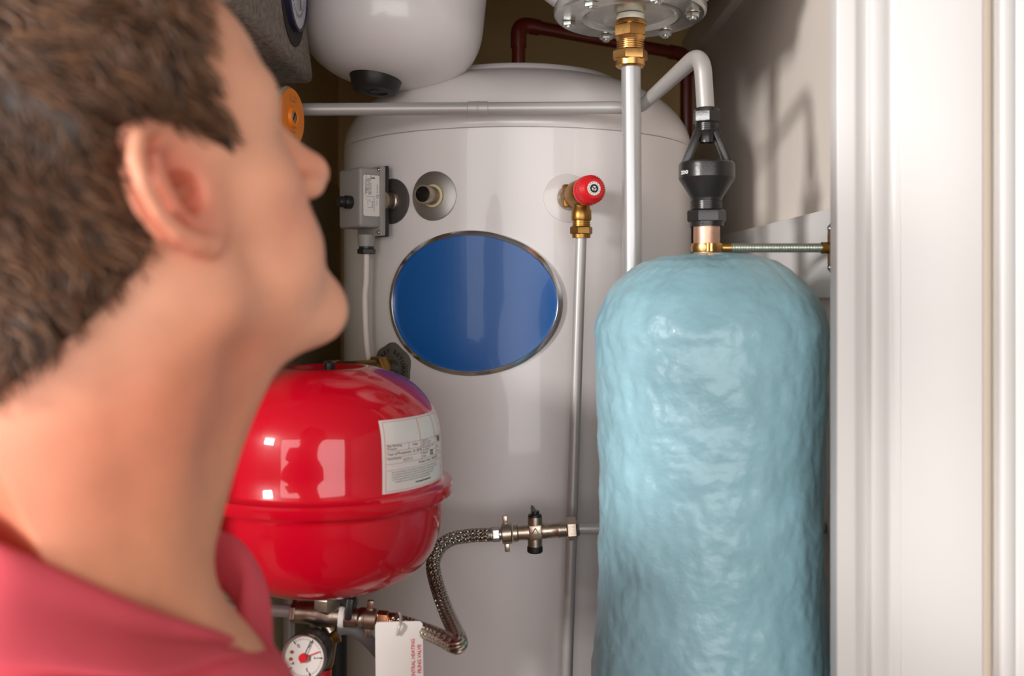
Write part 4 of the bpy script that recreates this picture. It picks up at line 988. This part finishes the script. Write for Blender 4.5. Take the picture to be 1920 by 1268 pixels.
# locks follow a combed flow on the scalp
gx = np.stack(np.gradient(Hd, hh_), -1)
def sample(A, p):
    q_ = (p - np.array(lo4)) / hh_; i = np.clip(q_.astype(int), 0, np.array(sh) - 2); return A[i[:, 0], i[:, 1], i[:, 2]]
keep = sample(Hd, cv_) > .002; roots = cv_[keep]; roots = roots[rng.choice(len(roots), min(9000, len(roots) * 3), replace=True)] + rng.normal(0, .0015, (9000 if 9000 < len(roots) * 3 else len(roots) * 3, 3)) if len(roots) * 3 >= 9000 else roots
nS = 6; n_l = len(roots); cur = roots.copy(); pathl = [cur.copy()]; ph = np.array([noise.noise(V((p * 38).tolist())) for p in roots]); ph2 = np.array([noise.noise(V((p * 70 + 9).tolist())) for p in roots])
length = rng.uniform(.014, .028, n_l)
for k in range(nS - 1):
    g = sample(gx, cur); g /= np.linalg.norm(g, axis=1)[:, None] + 1e-9
    side = np.clip((np.abs(cur[:, 1]) - .03) / .03, 0, 1)
    d = np.stack([.55 + .25 * (1 - side), np.zeros(n_l), -.75 * np.ones(n_l) * (.35 + .65 * side)], 1)
    back = np.clip((-.03 - cur[:, 0]) / .05, 0, 1)[:, None]; d = d * (1 - back) + np.array([.25, 0, -.95]) * back
    ang = (ph * 1.1 + ph2 * .9 + rng.normal(0, .12, n_l)) + .35 * np.sin(k * 1.3 + ph * 9)
    d -= g * (d * g).sum(1)[:, None]; d /= np.linalg.norm(d, axis=1)[:, None] + 1e-9
    cr = np.cross(g, d); d = d * np.cos(ang)[:, None] + cr * np.sin(ang)[:, None]
    cur = cur + d * (length / (nS - 1))[:, None] + g * (.0006 - .0002 * k)
    pathl.append(cur.copy())
PL = np.stack(pathl, 1); pe = poly_sd(PL[:, -1][:, [0, 2]]); PL = PL[pe < .004]; n_l = len(PL)
tn = np.gradient(PL, axis=1); tn /= np.linalg.norm(tn, axis=2)[..., None] + 1e-9
up3 = np.cross(tn, np.array([.3, .9, .2])); up3 /= np.linalg.norm(up3, axis=2)[..., None] + 1e-9; sd = np.cross(tn, up3)
rad = np.array([.8, 1, 1, .85, .6, .2])[None, :, None] * rng.uniform(.0005, .00115, n_l)[:, None, None]
rings = np.stack([PL + rad * (up3 * math.cos(a) + sd * math.sin(a)) for a in (0, 2.094, 4.189)], 2)
lv = rings.reshape(-1, 3); fl_ = []
bi = np.arange(n_l)[:, None] * (nS * 3)
for k in range(nS - 1):
    for j in range(3):
        fl_.append(np.concatenate([bi + k * 3 + j, bi + k * 3 + (j + 1) % 3, bi + (k + 1) * 3 + (j + 1) % 3, bi + (k + 1) * 3 + j], 1))
lf = np.concatenate(fl_)
tone = rng.uniform(.35, 1.6, n_l); lcol = np.repeat(lc((104, 72, 50))[None] * tone[:, None], nS * 3, 0)
hair = np_mesh('hair', [(HC + cv_ @ RM.T, cf_), (HC + lv @ RM.T, lf)], HAIR, base, per, colors=np.concatenate([hcol, lcol]))
hair['label'] = 'short wavy dark brown hair'; hair['kind'] = 'stuff'
# shirt
SHIRT = mat('pink_cotton', (222, 84, 98), .85, bump=.25, bscale=900, vary=.04, vscale=20)
lo5 = (NB[0] - .36, NB[1] - .36, NB[2] - .62); h5 = .0055; G5 = grid_pts(lo5, (NB[0] + .36, NB[1] + .36, NB[2] + .10), h5)
s5 = body_sdf(G5, False)
for sy in (-1, 1):
    a = arm_pts(sy); s5 = smin(s5, cone(G5, a[0], a[0] + (a[1] - a[0]) * .78, .062, .058), .035)
s5 = smin(s5, cone(G5, bw(-.03, -.07, -.48), bw(-.03, .07, -.48), .102, .102), .07)
s5 = s5 - .009
Bf = (G5 - NB) @ fb_; Bl = (G5 - NB) @ lb_; Bz = G5[..., 2] - NB[2]
s5 = smax(s5, Bz - (.075 - .52 * (Bf + .03)), .008)                                        # neckline, lower at the front
slit = np.maximum(np.abs(Bl) - .003 - .05 * np.clip(Bz + .16, 0, 1), .0 - Bf); s5 = np.maximum(s5, -np.maximum(slit, -(Bz + .16)))
s5 = np.maximum(s5, -(Bz + .60)); s5[:, :, 0] = .01
sv_, sf_ = nets(s5, lo5, h5)
wn = np.array([noise.noise(V((p * 16).tolist())) * .0035 + noise.noise(V((p * 40).tolist())) * .0012 for p in sv_])
dirv = sv_ - np.array([NB[0], NB[1], 0]) * np.array([1, 1, 0]); dirv[:, 2] = 0; dirv /= np.linalg.norm(dirv, axis=1)[:, None] + 1e-6
shirt = np_mesh('polo_shirt', [(sv_ + dirv * wn[:, None], sf_)], SHIRT, base, per); shirt['label'] = 'pink cotton polo shirt'
# collar: stand, fold and leaf swept round the neck
def PP(u, v, Y): return np.array(P(u, v, Y))
cpts = [PP(425, 1203, .58), PP(350, 1175, .545), PP(250, 1135, .515), PP(110, 1068, .490), PP(0, 1018, .480), PP(-110, 965, .495), PP(-190, 930, .545), PP(-170, 920, .610), PP(-20, 925, .655), PP(180, 950, .680), PP(330, 985, .685), PP(402, 1006, .675), PP(436, 1030, .668), PP(452, 1075, .66), PP(448, 1135, .65), PP(444, 1200, .64), PP(450, 1290, .63)]
cp = np.array([list(p) for p in smoothpath([V(p.tolist()) for p in cpts], 8)])
cen = np.array([NB[0] + .015, NB[1] + .02, 0]); nC = len(cp)
vs_ = []; rowsn = 10
for i, p in enumerate(cp):
    t = i / (nC - 1); out = p - cen; out[2] = 0; out /= np.linalg.norm(out)
    fall = float(np.interp(t, [0, .06, .125, .19, .25, .31, .4, .6, .7, .8, 1], [.010, .014, .026, .036, .046, .054, .055, .05, .04, .03, .028]))
    endf = min(1, t / .05, (1 - t) / .06); tp_ = min(1, t / .14); lift = .004 + .008 * tp_ + .004 * min(1, max(0, t - .7) / .06)
    row = [p - out * .001 + np.array([0, 0, -.034]), p + np.array([0, 0, -.018]), p + out * .001 + np.array([0, 0, -.006]), p + out * .003, p + out * .0065 + np.array([0, 0, .0012]), p + out * .010 - np.array([0, 0, .002]), p + out * (lift + .002) - np.array([0, 0, .012]), p + out * (lift + .005 + .004 * (t < .7) * tp_) - np.array([0, 0, fall * .5]), p + out * (lift + .007 + .010 * (t < .7) * tp_ + .005 * (t < .38) * tp_) - np.array([0, 0, fall * .78]), p + out * (lift + .008 + .014 * (t < .7) * tp_ + .009 * (t < .38) * tp_) - np.array([0, 0, fall])]
    for k, q_ in enumerate(row):
        n_ = noise.noise(V((q_ * 24).tolist())) * .003 * (k > 4); vs_.append(q_ + out * n_)
fs = [(i * rowsn + k, (i + 1) * rowsn + k, (i + 1) * rowsn + k + 1, i * rowsn + k + 1) for i in range(nC - 1) for k in range(rowsn - 1)]
col_o = np_mesh('collar', [(np.array(vs_), np.array(fs))], SHIRT, base, per)
md = col_o.modifiers.new('cloth', 'SOLIDIFY'); md.thickness = .0036; md.offset = 0
md = col_o.modifiers.new('round', 'SUBSURF'); md.levels = 1; md.render_levels = 1
# trousers and shoes
s6 = low_sdf(G2) if False else None
lo7 = (NB[0] - .30, NB[1] - .30, .06); h7 = .009; G7 = grid_pts(lo7, (NB[0] + .30, NB[1] + .30, NB[2] - .50), h7)
s7 = cone(G7, bw(-.03, -.07, -.56), bw(-.03, .07, -.56), .108, .108)
for sy in (-1, 1):
    l = leg_pts(sy); s7 = smin(s7, cone(G7, l[0], l[1], .098, .074), .03); s7 = smin(s7, cone(G7, l[1], l[2], .074, .062), .02)
s7[:, :, 0] = .01; s7[:, :, -1] = .01
tv, tf = nets(s7, lo7, h7)
tr_ = np_mesh('trousers', [(tv, tf)], mat('navy_cotton', (44, 50, 66), .85, bump=.2, bscale=600), base, per)
for sy in (-1, 1):
    an = leg_pts(sy)[2]; lo8 = np.array([an[0] - .22, an[1] - .22, -.004]); G8 = grid_pts(lo8, (an[0] + .24, an[1] + .24, .16), .006)
    a0 = np_((an[0], an[1], .05)); s8 = smin(cone(G8, a0 - fb_ * .04, a0 + fb_ * .03 + zu * .0, .045, .044), cone(G8, a0 + fb_ * .03, a0 + fb_ * .15 - zu * .015, .044, .034), .03)
    s8 = smin(s8, cone(G8, a0, a0 + zu * .07, .045, .048), .02); s8 = np.maximum(s8, .001 - G8[..., 2]); s8[:, :, -1] = .01
    v8, f8 = nets(s8, lo8, .006); np_mesh('shoe', [(v8, f8)], mat('black_leather', (30, 27, 25), .45), base, per)
